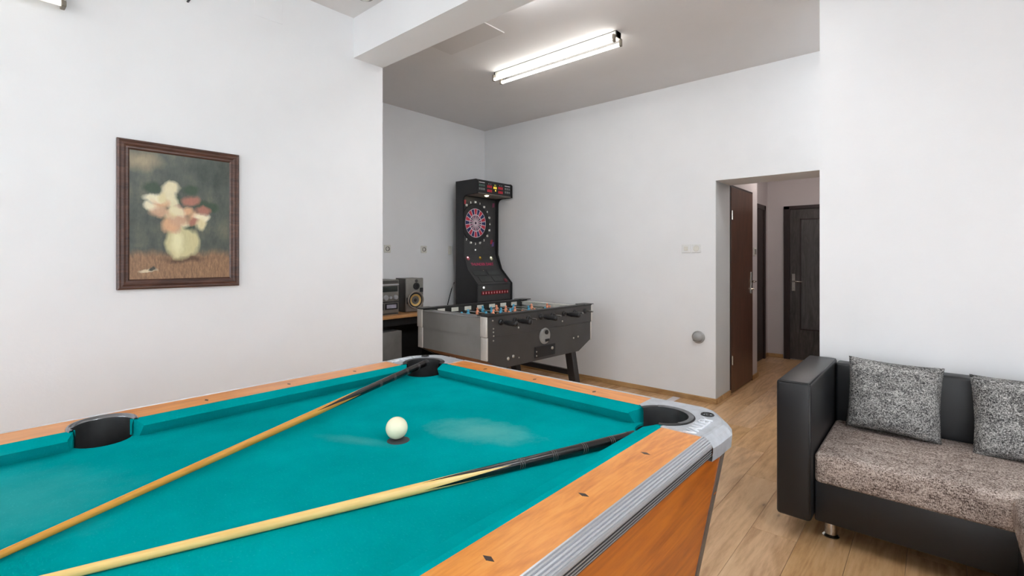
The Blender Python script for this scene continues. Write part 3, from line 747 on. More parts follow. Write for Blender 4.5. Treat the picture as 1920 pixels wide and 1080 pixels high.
# cues
def cue_mat(name, light, mid, t0):
    t = NT(name); tc = t.n('ShaderNodeTexCoord'); sp = t.n('ShaderNodeSeparateXYZ'); t.l(tc.outputs['Object'], sp.inputs[0])
    ang = t.math('DIVIDE', t.math('ARCTAN2', sp.outputs[1], sp.outputs[0]), 2*PI)
    tri = t.math('ABSOLUTE', t.math('SUBTRACT', t.math('FRACT', t.math('MULTIPLY_ADD', ang, 4.0, .35)), .5))   # 0..0.5
    blk = t.math('LESS_THAN', sp.outputs[2], t.math('MULTIPLY_ADD', tri, .44, t0))
    g = t.noise(t.coord(scale=(1, 1, .06)), 160, 4, .6)
    wd = t.ramp(g, [(.3, lin(mid)), (.7, lin(light))])
    t.set(t.mix(blk, wd, lin((22, 20, 21))), .22)
    return t.m
MRING = plain('thin_ring', (92, 88, 86), .35, .5)
def cue(label, butt, tip, light, mid, split):
    butt, tip = Vector(butt), Vector(tip); L = (tip-butt).length; d = (tip-butt).normalized()
    t = bpy.data.objects.new('pool_cue', None); COL.objects.link(t); t.empty_display_size = .1
    q = Vector((0, 0, 1)).rotation_difference(d); t.rotation_mode = 'QUATERNION'; t.rotation_quaternion = q; t.location = butt
    tag(t, label, 'pool cue', 'cues lying on the pool table'); WM[t.name] = Matrix.Translation(butt) @ q.to_matrix().to_4x4()
    rad = lambda z: .0147+(.0064-.0147)*min(1, (z/L))
    bm = NB(); zs = [L*i/24 for i in range(25)]
    lathe(bm, [(rad(z), z) for z in [.03]+[z for z in zs if z > .03][:-1]+[L-.03]], 24)
    obj('shaft', bm, cue_mat('cue_wood', light, mid, split), t, smooth=True, local=True)
    bm = NB(); lathe(bm, [(0, 0), (.012, 0), (.0145, .004), (.0148, .031)], 20); obj('bumper', bm, MRUB, t, smooth=True, local=True)
    bm = NB(); lathe(bm, [(rad(L-.03), L-.03), (.0066, L-.008)], 16); obj('ferrule', bm, MWHT, t, smooth=True, local=True)
    bm = NB(); lathe(bm, [(.0066, L-.008), (.006, L-.001), (0, L)], 16); obj('tip', bm, plain('blue_chalk_tip', (60, 90, 130), .9), t, smooth=True, local=True)
    for z in (.09, .183, .278, .374):
        for k in (-.006, 0, .006):
            if True:
                r = rad(z+k); bm = NB(); lathe(bm, [(r-.001, z+k-.0009), (r+.0004, z+k-.0007), (r+.0004, z+k+.0007), (r-.001, z+k+.0009)], 20); obj('ring', bm, MRING, t, smooth=True, local=True)
cue('golden wooden cue with its black butt in the far left corner pocket', (-1.752, 1.418, .8755), (-1.162, -.05, ZC+.0075), (226, 164, 70), (204, 138, 50), .50)
cue('pale wooden cue with its black butt against the right cushion', (-.640, 1.262, ZC+.0152), (-1.128, -.10, ZC+.0075), (246, 214, 140), (232, 190, 112), .405)

# ------------------------------------------------------------------ corner sofa and its cushions
SY0, SYB = 2.63, 3.34      # arm front, front face of the backrest
sf = thing('corner_sofa', 'black leatherette corner sofa with grey-brown tweed seat against the right wall', 'sofa', (.6, 3.0, 0))
def soft(bm, lv=1):
    return bm
bm = B(-.587, -.440, SY0, 3.43, .112, .762, bev=.016, seg=3); obj('arm', bm, MLEATH, sf, smooth=True, autosmooth=50)
bm = NB(); tube(bm, [(-.446, SY0+.004, .13), (-.446, SY0+.004, .745)], .0035, 6); tube(bm, [(-.575, SY0+.004, .756), (-.45, SY0+.004, .756)], .0035, 6); tube(bm, [(-.447, SY0+.01, .758), (-.447, 3.41, .758)], .0035, 6); obj('arm_piping', bm, MLEATH, sf, smooth=True)
for k, (x0, x1) in enumerate(((-.438, .52), (.522, 1.5))):
    obj('backrest', B(x0, x1, SYB, 3.452, .10, .748, bev=.014, seg=3), MLEATH, sf, smooth=True, autosmooth=50)
obj('seat_base', B(-.438, 1.12, 2.70, SYB+.02, .10, .292, bev=.008), MLEATH, sf, smooth=True, autosmooth=50)
def padded(x0, x1, y0, y1, z0, z1, r, crown=.012, nx=14, ny=14):
    """cushion block with rounded edges and a gently crowned top"""
    bm = B(x0, x1, y0, y1, z0, z1)
    bmesh.ops.subdivide_edges(bm, edges=bm.edges[:], cuts=8, use_grid_fill=True)
    cx, cy, cz = (x0+x1)/2, (y0+y1)/2, (z0+z1)/2; hx, hy, hz = (x1-x0)/2, (y1-y0)/2, (z1-z0)/2
    for v in bm.verts:
        p = Vector((v.co.x-cx, v.co.y-cy, v.co.z-cz))
        inn = Vector((max(-hx+r, min(hx-r, p.x)), max(-hy+r, min(hy-r, p.y)), max(-hz+r, min(hz-r, p.z))))
        # spread the grid so that the border rows sit near the edge
        d = p-inn
        if d.length > 1e-9: p = inn+d.normalized()*min(r, d.length if d.length < r else r)
        a, b = p.x/hx, p.y/hy
        if p.z > 0: p.z += crown*(1-a*a)*(1-b*b)
        v.co = Vector((cx, cy, cz))+p
    return bm
def rounded(x0, x1, y0, y1, z0, z1, r, crown=.01):
    bm = B(x0, x1, y0, y1, z0, z1, bev=r, seg=4)
    bmesh.ops.subdivide_edges(bm, edges=[e for e in bm.edges if e.calc_length() > .1], cuts=7, use_grid_fill=True)
    cx, cy, cz = (x0+x1)/2, (y0+y1)/2, (z0+z1)/2; hx, hy = (x1-x0)/2, (y1-y0)/2
    for v in bm.verts:
        a, b = (v.co.x-cx)/hx, (v.co.y-cy)/hy
        if v.co.z > cz: v.co.z += crown*max(0, 1-a*a)*max(0, 1-b*b)
    bmesh.ops.triangulate(bm, faces=[f for f in bm.faces if len(f.verts) > 4])
    return bm
obj('seat_cushion', rounded(-.437, 1.13, 2.688, SYB-.002, .285, .428, .022, .014), MTWB, sf, smooth=True, autosmooth=60)
obj('chaise_base', B(.238, 1.12, 1.70, 2.698, .10, .29, bev=.008), MLEATH, sf, smooth=True, autosmooth=50)
obj('chaise_cushion', rounded(.224, 1.13, 1.69, 2.72, .285, .432, .035, .012), MTWB, sf, smooth=True, autosmooth=60)
for x, y in ((-.385, 2.80), (-.385, 3.22), (.45, 3.22), (.34, 1.8), (1.0, 1.8), (1.0, 3.2)):
    bm = NB(); lathe(bm, [(0, 0), (.034, 0), (.036, .006), (.030, .012), (.026, .016), (.026, .102), (0, .102)], 28, Matrix.Translation((x, y, 0))); obj('leg', bm, MCHROME, sf, smooth=True, autosmooth=35)
def pillow(label, c, w_, h_, th, tilt, roll, yaw, seed):
    """soft square cushion standing on edge, leaning back"""
    rnd = random.Random(seed); n = 26; bm = bmesh.new(); g = {}
    for sgn in (1, -1):
        for i in range(n+1):
            for j in range(n+1):
                a, b = 2*i/n-1, 2*j/n-1
                edge = (i in (0, n) or j in (0, n))
                if edge and sgn == -1: g[(sgn, i, j)] = g[(1, i, j)]; continue
                pull = 1-.055*(1-b*b)*abs(a)**3, 1-.055*(1-a*a)*abs(b)**3
                x, z = a*w_/2*pull[0], b*h_/2*pull[1]
                fat = max(0, (1-a**4)*(1-b**4))**.55
                y = -sgn*th/2*fat*(1+.10*math.sin(3.1*a+seed)*math.cos(2.3*b+seed*2))
                y += .012*math.sin(2.2*a+seed)*(b)
                g[(sgn, i, j)] = bm.verts.new((x, y, z))
    for sgn in (1, -1):
        for i in range(n):
            for j in range(n):
                q = (g[(sgn, i, j)], g[(sgn, i+1, j)], g[(sgn, i+1, j+1)], g[(sgn, i, j+1)])
                try: bm.faces.new(q if sgn == 1 else q[::-1])
                except ValueError: pass
    bmesh.ops.recalc_face_normals(bm, faces=bm.faces)
    bm.transform(Matrix.Translation(c) @ Matrix.Rotation(yaw, 4, 'Z') @ Matrix.Rotation(tilt, 4, 'X') @ Matrix.Rotation(roll, 4, 'Y'))
    o = obj('throw_pillow', bm, MTWG, smooth=True); tag(o, label, 'cushion', 'grey tweed cushions on the sofa'); recenter(o, c)
    return o
pillow('grey tweed cushion leaning on the sofa back beside the arm', (-.170, 3.215, .622), .395, .375, .15, -.20, .03, 0.0, 1.0)
pillow('grey tweed cushion at the right photo edge on the sofa', (.335, 3.19, .612), .42, .375, .15, -.24, -.02, 0.0, 2.2)

# ------------------------------------------------------------------ football table
FCX, FCY, FRZ = -3.0525, 3.446, math.radians(-3)
ft = thing('foosball_table', 'dark grey table football table with black handles in front of the far wall', 'table football', (FCX, FCY, 0), FRZ)
def fput(nm, bm, m, parent=None, **k): return obj(nm, bm, m, parent or ft, local=True, **k)
HW, HL = .455, .705
MSTRIP = plain('pale_corner_metal', (206, 202, 196), .4, .25, var=.03)
MFG = plain('grey_laminate', (132, 131, 129), .45, var=.05, scale=4)
MFD = plain('dark_grey_laminate', (62, 60, 59), .42, var=.05, scale=4)
MFW = wood('brown_underside', (140, 98, 72), (172, 126, 96), (196, 150, 118), 'x', 2, .5)
for s in (1, -1):
    pts = [(-HL+.004, .73), (HL-.004, .73), (HL-.012, .56), (HL-.21, .466), (-HL+.165, .466), (-HL+.012, .545)]
    bm = NB(); prism(bm, pts, s*(HW-.022), s*HW-.0, mat=YZ()); fput('side_panel_lower', bm, MFD)
    bm = NB(); prism(bm, [(-HL, .7315), (HL, .7315), (HL, .897), (-HL, .897)], s*(HW-.02), s*(HW+.003), mat=YZ()); fput('side_panel_upper', bm, MFD)
    # end panels (two boards) and the slanting underside
    y0, y1 = sorted((s*(HL-.02), s*HL)); fput('end_panel_upper', B(-HW+.02, HW-.02, y0, y1+(.003 if s > 0 else 0), .7315, .880), MFG)
    fput('end_panel_lower', B(-HW+.022, HW-.022, *sorted((s*(HL-.02), s*(HL-.006))), .548, .7300), MFG)
    a_, b_ = (HL-.012, .552), (HL-.18, .468)
    bm = NB(); prism(bm, [(s*a_[0], a_[1]), (s*(a_[0]-.02), a_[1]+.01), (s*(b_[0]), b_[1]+.015), (s*b_[0], b_[1])], -HW+.022, HW-.022, mat=YZ()); fput('underside_slope', bm, MFW)
    # aluminium corner strips, upper and lower
    for sx in (1, -1):
        xa, xb = sorted((sx*(HW-.068), sx*(HW+.006)))
        bm = NB(); box(bm, xa, xb, *sorted((s*(HL-.012), s*(HL+.008))), .7315, .893, bev=.007, seg=3); fput('corner_strip_upper', bm, MSTRIP, smooth=True, autosmooth=45)
        xa, xb = sorted((sx*(HW-.068), sx*(HW+.003)))
        bm = NB(); box(bm, xa, xb, *sorted((s*(HL-.018), s*(HL+.001))), .546, .7300, bev=.006, seg=3); fput('corner_strip_lower', bm, MSTRIP, smooth=True, autosmooth=45)
fput('bottom_panel', B(-HW+.022, HW-.022, -HL+.18, HL-.2, .47, .485), MFW)
MPITCH = plain('green_pitch', (92, 112, 84), .5, var=.06, scale=6)
fput('pitch', B(-HW+.06, HW-.06, -HL+.09, HL-.09, .745, .76), MPITCH)
# inner walls and top rim
MRIM = plain('black_rim', (36, 35, 35), .4)
for s in (1, -1):
    iw = fput('inner_wall', B(*sorted((s*(HW-.02), s*(HW-.055))), -HL+.03, HL-.03, .745, .885), MRIM)
    fput('side_rim', B(*sorted((s*(HW-.062), s*(HW+.004))), -HL-.004, HL+.004, .885, .903, bev=.004), MRIM)
    fput('end_wall', B(-HW+.05, HW-.05, *sorted((s*(HL-.03), s*(HL-.085))), .745, .876), plain('white_laminate', (214, 212, 206), .5))
    fput('end_shelf', B(-HW+.05, HW-.05, *sorted((s*(HL-.012), s*(HL-.10))), .876, .884, bev=.002), MFG if s < 0 else plain('white_laminate_b', (216, 214, 208), .5))
    fput('end_edge_strip', B(-HW+.10, HW-.12, *sorted((s*(HL-.004), s*(HL+.004))), .880, .888), MALU)
    # goal mouth
    fput('goal_mouth', B(-.10, .10, *sorted((s*(HL-.084), s*(HL-.088))), .76, .83), MBLK)
    # white score plates between the rods on the inner wall
    for k in range(7):
        yy = -.485+.163*k
        fput('white_plate', B(*sorted((s*(HW-.054), s*(HW-.058))), yy-.042, yy+.042, .845, .882), MCREAM, iw)
    # corner overhang plates of the rim
    for sy in (1, -1):
        fput('corner_plate', B(*sorted((s*(HW-.10), s*(HW+.02))), *sorted((sy*(HL-.13), sy*(HL+.012))), .899, .906, bev=.002), MRIM)
# rods, players and handles
MROD = plain('steel_rod', (190, 190, 188), .2, 1.0, var=.02)
MBLUE = plain('blue_player', (84, 172, 208), .4, var=.06); MRED = plain('orange_player', (238, 156, 122), .4, var=.06)
MSHORT = plain('player_dark', (52, 84, 120), .4)
def player_mesh(m):
    bm = NB()
    lathe(bm, [(0, .046), (.008, .044), (.0115, .036), (.010, .027), (.006, .022), (.012, .019), (.017, .010), (.017, -.010), (.013, -.024), (.010, -.045), (.009, -.062)], 12)
    box(bm, -.011, .011, -.014, .012, -.078, -.058, bev=.003)
    me = bpy.data.meshes.new('player'); bm.to_mesh(me); bm.free(); me.materials.append(m); me.shade_smooth(); return me
PM = {'A': player_mesh(MBLUE), 'B': player_mesh(MRED)}
bm = NB()
lathe(bm, [(0, 0), (.010, 0), (.013, .004), (.0135, .018), (.017, .026), (.0185, .05), (.0175, .075), (.0190, .10), (.0185, .118), (.014, .126), (0, .128)], 18)
me_handle = bpy.data.meshes.new('handle'); bm.to_mesh(me_handle); bm.free(); me_handle.materials.append(plain('black_handle', (30, 30, 32), .35)); me_handle.shade_smooth()
bm = NB(); lathe(bm, [(.024, 0), (.026, .004), (.024, .012), (.015, .016), (.010, .016)], 20)
me_bear = bpy.data.meshes.new('bearing'); bm.to_mesh(me_bear); bm.free(); me_bear.materials.append(MBLK); me_bear.shade_smooth()
ZROD = .842
def child(nm, me, parent, mat):
    o = bpy.data.objects.new(nm, me); COL.objects.link(o); o.parent = parent; o.matrix_local = mat; return o
lay = {1: 'A', 2: 'A', 3: 'B', 4: 'A', 5: 'B', 6: 'A', 7: 'B', 8: 'B'}
num = {1: 1, 2: 2, 3: 3, 4: 5, 5: 5, 6: 3, 7: 2, 8: 1}
for k in range(1, 9):
    y = -HL+.163*k-.01; T = lay[k]; s = 1 if T == 'A' else -1
    bm = NB(); cyl(bm, (s*(HW+.055), y, ZROD), (-s*(HW+.10), y, ZROD), .008, seg=10)
    rod = fput('rod', bm, MROD, smooth=True, autosmooth=40)
    gap = {1: 0, 2: .24, 3: .21, 5: .125}[num[k]]; sh = random.uniform(-.04, .04)
    for j in range(num[k]):
        xx = (j-(num[k]-1)/2)*gap+sh
        child('player', PM[T], rod, M4((xx, y, ZROD), rx=random.choice((0, .25, -.3, 1.2, .1))))
    for ss in (1, -1): child('bearing', me_bear, rod, M4((ss*(HW+.003), y, ZROD), ry=ss*PI/2))
    child('handle', me_handle, rod, M4((s*(HW+.045), y, ZROD), ry=s*PI/2) @ Matrix.Diagonal((1.2, 1.2, 1.12, 1)))
# bolts, coin lock, ball outlet on the near long side
MB_ = plain('zinc_bolt', (190, 188, 180), .3, .9)
bm = NB(); lathe(bm, [(.0075, 0), (.007, .003), (.004, .005), (0, .005)], 12); me_bolt = bpy.data.meshes.new('bolt'); bm.to_mesh(me_bolt); bm.free(); me_bolt.materials.append(MB_)
for yy, zz, sc in ((.065, .86, 1), (.072, .795, .9), (.072, .768, .9), (.075, .738, .9), (.075, .70, .9), (.36, .775, 1.2), (.945, .775, 1.2), (.24, .535, 1.9), (.30, .545, 1.9), (.37, .525, .8), (1.12, .60, 1.3), (1.19, .605, 1.3)):
    child('bolt', me_bolt, ft, M4((HW+(.003 if zz > .731 else 0), -HL+yy, zz), ry=PI/2) @ Matrix.Scale(sc, 4))
bm = NB(); lathe(bm, [(.072, 0), (.070, .006), (.058, .010), (.050, .006), (0, .006)], 32, M4((HW, -HL+.70, .668), ry=PI/2)); disc = fput('ball_release_disc', bm, plain('grey_disc', (150, 150, 148), .4, .3), smooth=True, autosmooth=30)
bm = NB(); lathe(bm, [(.020, 0), (.020, .012), (.012, .014), (0, .010)], 20, M4((HW+.004, -HL+.715, .700), ry=PI/2)); fput('push_knob', bm, MBLK, disc, smooth=True, autosmooth=30)
fput('coin_slot', B(HW+.004, HW+.014, -HL+.70, -HL+.75, .617, .640, bev=.002), MBLK, disc)
lk = fput('coin_box_door', B(HW, HW+.010, -HL+.565, -HL+.835, .490, .585, bev=.002), MBLK)
bm = NB(); lathe(bm, [(.014, 0), (.014, .006), (.010, .010), (0, .010)], 16, M4((HW+.010, -HL+.79, .552), ry=PI/2)); fput('lock', bm, MB_, lk, smooth=True, autosmooth=30)
for zz in (.51, .545): child('bolt', me_bolt, ft, M4((HW+.010, -HL+.58, zz), ry=PI/2) @ Matrix.Scale(.9, 4))
# splayed legs and cross bars
MLEG = plain('black_painted_leg', (36, 36, 38), .4, var=.05)
def leg(sx, sy):
    bm = bmesh.new(); c0 = Vector((sx*(HW-.075), sy*(HL-.25), .49)); c1 = Vector((sx*(HW-.060), sy*(HL-.16), 0)); r = .036
    L = []
    for c in (c1, c0): L.append([bm.verts.new(c+Vector((dx*r*1.15, dy*r, 0))) for dx, dy in ((-1, -1), (1, -1), (1, 1), (-1, 1))])
    bm.faces.new(L[0][::-1]); bm.faces.new(L[1])
    for i in range(4): bm.faces.new((L[0][i], L[0][(i+1) % 4], L[1][(i+1) % 4], L[1][i]))
    bmesh.ops.recalc_face_normals(bm, faces=bm.faces); bmesh.ops.bevel(bm, geom=bm.edges[:], offset=.004, segments=1, affect='EDGES'); return bm
for sx in (-1, 1):
    for sy in (-1, 1): fput('leg', leg(sx, sy), MLEG)
for sy in (-1, 1): fput('cross_bar', B(-HW+.09, HW-.09, sy*(HL-.205)-.018, sy*(HL-.205)+.018, .222, .272, bev=.003), MLEG)

# ------------------------------------------------------------------ electronic dart machine
DX0, DX1, DXB, DY0, DY1 = -4.38, -4.013, -4.253, 3.986, 4.609
dm = thing('dart_machine', 'tall black electronic dart machine standing in the far corner', 'dart machine', ((DX0+DX1)/2, (DY0+DY1)/2, 0))
MDM = plain('black_cabinet_laminate', (38, 38, 40), .42, var=.06, scale=5)
MDF = plain('charcoal_panel', (58, 58, 58), .4, var=.08, scale=6)
side = [(DX0, 0), (DX1, 0), (DX1, 1.045), (-4.185, 1.215), (DXB, 1.40), (DXB, 2.035), (DXB+.008, 2.07), (DXB+.03, 2.095), (DXB+.07, 2.108), (DX1, 2.112), (DX1, 2.262), (DX1-.02, 2.279), (DX0, 2.279)]
for y0, y1 in ((DY0, DY0+.02), (DY1-.02, DY1)):
    bm = NB(); prism(bm, side, y0, y1, mat=XZ()); fput_ = obj('side_panel', bm, MDM, dm)
    bm = NB(); tube(bm, [(x, (y0+y1)/2, z) for x, z in side[1:11]], .006, 6); obj('edge_moulding', bm, MBLK, fput_, smooth=True)
ya, yb = DY0+.02, DY1-.02
obj('back_panel', B(DX0, DX0+.015, ya, yb, 0, 2.27), MDM, dm)
obj('top_panel', B(DX0+.015, DX1-.02, ya, yb, 2.262, 2.277), MDM, dm)
bd = obj('board_panel', B(DXB-.06, DXB-.035, ya, yb, 1.40, 2.10), MDF, dm)
obj('shelf_panel', B(DXB-.035, DX1-.012, ya, yb, 2.112, 2.122), plain('warm_hood_underside', (120, 112, 104), .6), dm)
bm = NB(); lathe(bm, [(0, -.012), (.018, -.010), (.024, 0)], 18, M4((DX1-.10, (ya+yb)/2-.05, 2.112))); sl = obj('spot_lamp', bm, emit('spot_glow', (255, 232, 196), 14), dm, smooth=True)
hood = obj('scoreboard', B(DX1-.03, DX1-.008, ya, yb, 2.122, 2.262), plain('scoreboard_black', (24, 24, 26), .3), dm)
MRLED = emit('red_led', (170, 26, 44), .25); MYLED = emit('yellow_led', (236, 205, 70), .6); MGRT = plain('grey_print', (128, 132, 130), .5); MGRN = plain('green_grey_print', (84, 112, 102), .5)
W_ = yb-ya
def sb(nm, u0, u1, z0, z1, m): obj(nm, B(DX1-.009, DX1-.006, ya+u0*W_, ya+u1*W_, 2.122+z0*.14, 2.122+z1*.14), m, hood)
for u0, m in ((.03, MGRN), (.80, MGRT)):
    for r_ in range(2):
        for k in range(3): sb('score_label', u0+.06*k, u0+.045+.06*k, .24+.30*r_, .42+.30*r_, m if r_ else MGRT)
    sb('label_strip', u0, u0+.165, .84, .90, MWHT)
for u0 in (.27, .60):
    for r_ in range(2):
        for k in range(3): sb('score_digit', u0+.05*k, u0+.036+.05*k, .14+.36*r_, .36+.36*r_, MRLED)
    for k in range(2): sb('small_lamp', u0+.03+.06*k, u0+.055+.06*k, .80, .88, MGRT)
for k in range(3): sb('score_digit', .455+.035*k, .48+.035*k, .48, .66, MYLED)
sb('score_digit', .475, .53, .72, .86, plain('green_yellow_print', (160, 170, 70), .5)); sb('small_lamp', .50, .53, .28, .40, MYLED)
# dartboard
def board_mat():
    t = NT('dartboard_segments'); tc = t.n('ShaderNodeTexCoord'); sp = t.n('ShaderNodeSeparateXYZ'); t.l(tc.outputs['Object'], sp.inputs[0])
    y, z = sp.outputs[1], sp.outputs[2]
    r = t.math('DIVIDE', t.math('SQRT', t.math('ADD', t.math('MULTIPLY', y, y), t.math('MULTIPLY', z, z))), .178)
    a = t.math('MULTIPLY_ADD', t.math('DIVIDE', t.math('ARCTAN2', z, y), 2*PI), 20.0, 20.5)
    par = t.math('LESS_THAN', t.math('FRACT', t.math('MULTIPLY', a, .5)), .5)
    fr = t.math('ABSOLUTE', t.math('SUBTRACT', t.math('FRACT', a), .5))
    def band(lo, hi): return t.math('MULTIPLY', t.math('GREATER_THAN', r, lo), t.math('LESS_THAN', r, hi))
    outer = t.mix(par, lin((198, 44, 66)), lin((26, 36, 92)))
    inner = t.mix(par, lin((120, 50, 90)), lin((30, 26, 44)))
    col = t.mix(t.math('LESS_THAN', r, .56), outer, inner)
    spider = t.math('MULTIPLY', t.math('GREATER_THAN', fr, t.math('SUBTRACT', .5, t.math('DIVIDE', .085, t.math('MAXIMUM', r, .2)))), t.math('GREATER_THAN', r, .10))
    wh = lin((214, 196, 206))
    col = t.mix(spider, col, wh)
    for lo, hi in ((.53, .60), (.965, 1.1), (.09, .17)): col = t.mix(band(lo, hi), col, wh)
    col = t.mix(t.math('LESS_THAN', r, .07), col, lin((40, 30, 60)))
    t.set(col, .5); return t.m
BC = (DXB-.033, 4.228, 1.786)
bm = NB(); lathe(bm, [(0, .004), (.178, .004), (.180, 0)], 48, M4((0, 0, 0), ry=PI/2)); bo = obj('dartboard', bm, board_mat(), None)
bo.parent = dm; bo.matrix_local = WM[dm.name].inverted() @ Matrix.Translation(BC); WM[bo.name] = Matrix.Translation(BC)
bm = NB(); lathe(bm, [(.180, -.001), (.180, .008), (.236, .010), (.240, 0)], 48, M4(BC, ry=PI/2)); obj('board_surround', bm, MBLK, dm, smooth=True, autosmooth=30)
for i, n_ in enumerate((20, 1, 18, 4, 13, 6, 10, 15, 2, 17, 3, 19, 7, 16, 8, 11, 14, 9, 12, 5)):
    a = PI/2-2*PI*i/20
    rr = .258
    yy, zz = BC[1]+rr*math.cos(a), BC[2]+rr*math.sin(a)
    if yy < ya+.015 or yy > yb-.012: continue
    textm = Matrix.Translation((DXB-.0335, yy, zz)) @ Matrix(((0, 0, 1, 0), (1, 0, 0, 0), (0, 1, 0, 0), (0, 0, 0, 1)))
    obj('number', textbm(NB(), str(n_), .036, textm, .0008), emit('lit_number', (232, 232, 222), .5), bd)
for yy, zz, rgb in ((ya+.04, 2.03, (170, 50, 60)), (yb-.04, 2.03, (130, 60, 90)), (yb-.05, 1.53, (110, 84, 150)), (yb-.075, 1.56, (150, 44, 60))):
    obj('corner_print', prism(NB(), [(yy-.02, zz-.03), (yy+.02, zz-.022), (yy+.024, zz+.03), (yy-.012, zz+.026)], DXB-.036, DXB-.0338, mat=YZ()), plain('print', rgb, .5), bd)
bm = NB(); lathe(bm, [(.011, 0), (.010, .004), (0, .005)], 14, M4((DXB-.035, BC[1], 1.455), ry=PI/2)); obj('small_lamp', bm, emit('lit_dot', (230, 230, 226), .6), bd)
# mid panel (slanting) with three lamps and the name, console with coin slots and button row
def slant(p0, p1, nm, m, thick=.012):
    d = Vector((p1[0]-p0[0], p1[1]-p0[1])).normalized(); n = Vector((d.y, -d.x)); n = n if n.x < 0 else -n
    bm = NB(); prism(bm, [p0, p1, (p1[0]+n.x*thick, p1[1]+n.y*thick), (p0[0]+n.x*thick, p0[1]+n.y*thick)], ya, yb, mat=XZ()); return obj(nm, bm, m, dm)
P0, P1, P2 = (DXB-.035, 1.40), (-4.205, 1.212), (DX1-.012, 1.04)
mp_ = slant(P0, P1, 'middle_panel', MDF); cs = slant(P1, P2, 'console_top', MDF)
def onslant(p0, p1, f, y, lift=.001):
    d = Vector((p1[0]-p0[0], 0, p1[1]-p0[1])); o_ = Vector((p0[0], y, p0[1]))+d*f; d.normalize(); n = Vector((-d.z, 0, d.x)); n = n if n.x > 0 else -n
    up = -d; return Matrix((( 0, up.x, n.x, 0), (1, up.y, n.y, 0), (0, up.z, n.z, 0), (0, 0, 0, 1))).to_4x4() , o_+n*lift
def lampdot(y, rgbs, f=.26):
    R, o_ = onslant(P0, P1, f, y)
    M_ = Matrix.Translation(o_) @ R
    bm = NB(); lathe(bm, [(.026, 0), (.024, .006), (0, .008)], 20, M_ @ Matrix.Diagonal((1, 1.0, 1, 1))); l_ = obj('player_button', bm, plain('button_body', rgbs[0], .4), mp_, smooth=True)
    bm = NB(); lathe(bm, [(.012, 0), (.010, .006), (0, .007)], 14, M_ @ Matrix.Translation((-.008, .008, .006))); obj('button_shine', bm, emit('button_lamp', rgbs[1], .7), l_, smooth=True)
lampdot(ya+.075, ((170, 60, 76), (246, 214, 220))); lampdot((ya+yb)/2-.005, ((96, 76, 20), (158, 128, 36))); lampdot(yb-.10, ((196, 192, 160), (246, 244, 226)))
R, o_ = onslant(P0, P1, .66, (ya+yb)/2, .0015)
obj('name_lettering', textbm(NB(), 'THUNDER DART', .052, Matrix.Translation(o_) @ R, .001), emit('magenta_print', (176, 44, 84), .25), mp_)
for u0, u1, f0, f1 in ((.10, .46, .10, .40), (.52, .88, .10, .40), (.16, .50, .48, .85), (.55, .90, .48, .85)):
    R, o0 = onslant(P1, P2, (f0+f1)/2, ya+(u0+u1)/2*W_); LL = Vector((P2[0]-P1[0], P2[1]-P1[1])).length*(f1-f0)
    obj('coin_panel', B(-(u1-u0)*W_/2, (u1-u0)*W_/2, -LL/2, LL/2, 0, .004, mat=Matrix.Translation(o0) @ R), plain('coin_panel_grey', (70, 73, 72), .35, .3), cs)
R, o0 = onslant(P1, P2, .08, (ya+yb)/2-.03); bm = NB(); lathe(bm, [(.010, 0), (.010, .008), (0, .010)], 14, Matrix.Translation(o0) @ R); obj('lock', bm, MSTEEL, cs, smooth=True)
R, o0 = onslant(P1, P2, .80, yb-.06); bm = NB(); lathe(bm, [(.030, 0), (.028, .010), (0, .014)], 20, Matrix.Translation(o0) @ R); obj('red_button', bm, plain('dull_red', (120, 48, 60), .4), cs, smooth=True)
fr_ = obj('front_panel', B(DX1-.03, DX1-.012, ya, yb, .06, 1.035), MDF, dm)
for k in range(10):
    yy = ya+.085+.0475*k
    b_ = obj('selector_button', B(DX1-.013, DX1-.004, yy-.020, yy+.020, .918, .962, bev=.003), plain('red_button_plastic', (132, 18, 30), .35), fr_)
    obj('button_mark', B(DX1-.0045, DX1-.0028, yy-.007, yy+.007, .930, .950), plain('pink_mark', (224, 168, 172), .5), b_)
bm = NB(); lathe(bm, [(.013, 0), (.012, .006), (0, .008)], 14, M4((DX1-.012, ya+.10, 1.005), ry=PI/2)); obj('small_lamp', bm, emit('white_dot', (250, 250, 246), 1.0), fr_, smooth=True)
obj('panel_gap', B(DX1-.0125, DX1-.010, ya, yb, .835, .845), MBLKW, fr_)
o = obj('power_cable', tube(NB(), [(DX0-.01, 3.97, 1.06), (DX0-.04, 3.955, .98), (-4.45, 3.92, .80), (-4.46, 3.90, .55), (-4.45, 3.92, .30), (-4.44, 3.95, .012)], .006, 8), MBLK, smooth=True); tag(o, 'thin black power cable hanging down beside the dart machine', 'cable'); recenter(o, (-4.44, 3.95, 0))
o = obj('wall_socket', B(XA, XA+.02, 3.985, 4.03, 1.40, 1.50, bev=.004), MCREAM); tag(o, 'cream wall socket half hidden at the left side of the dart machine', 'socket'); recenter(o, (XA, 4.007, 1.40))

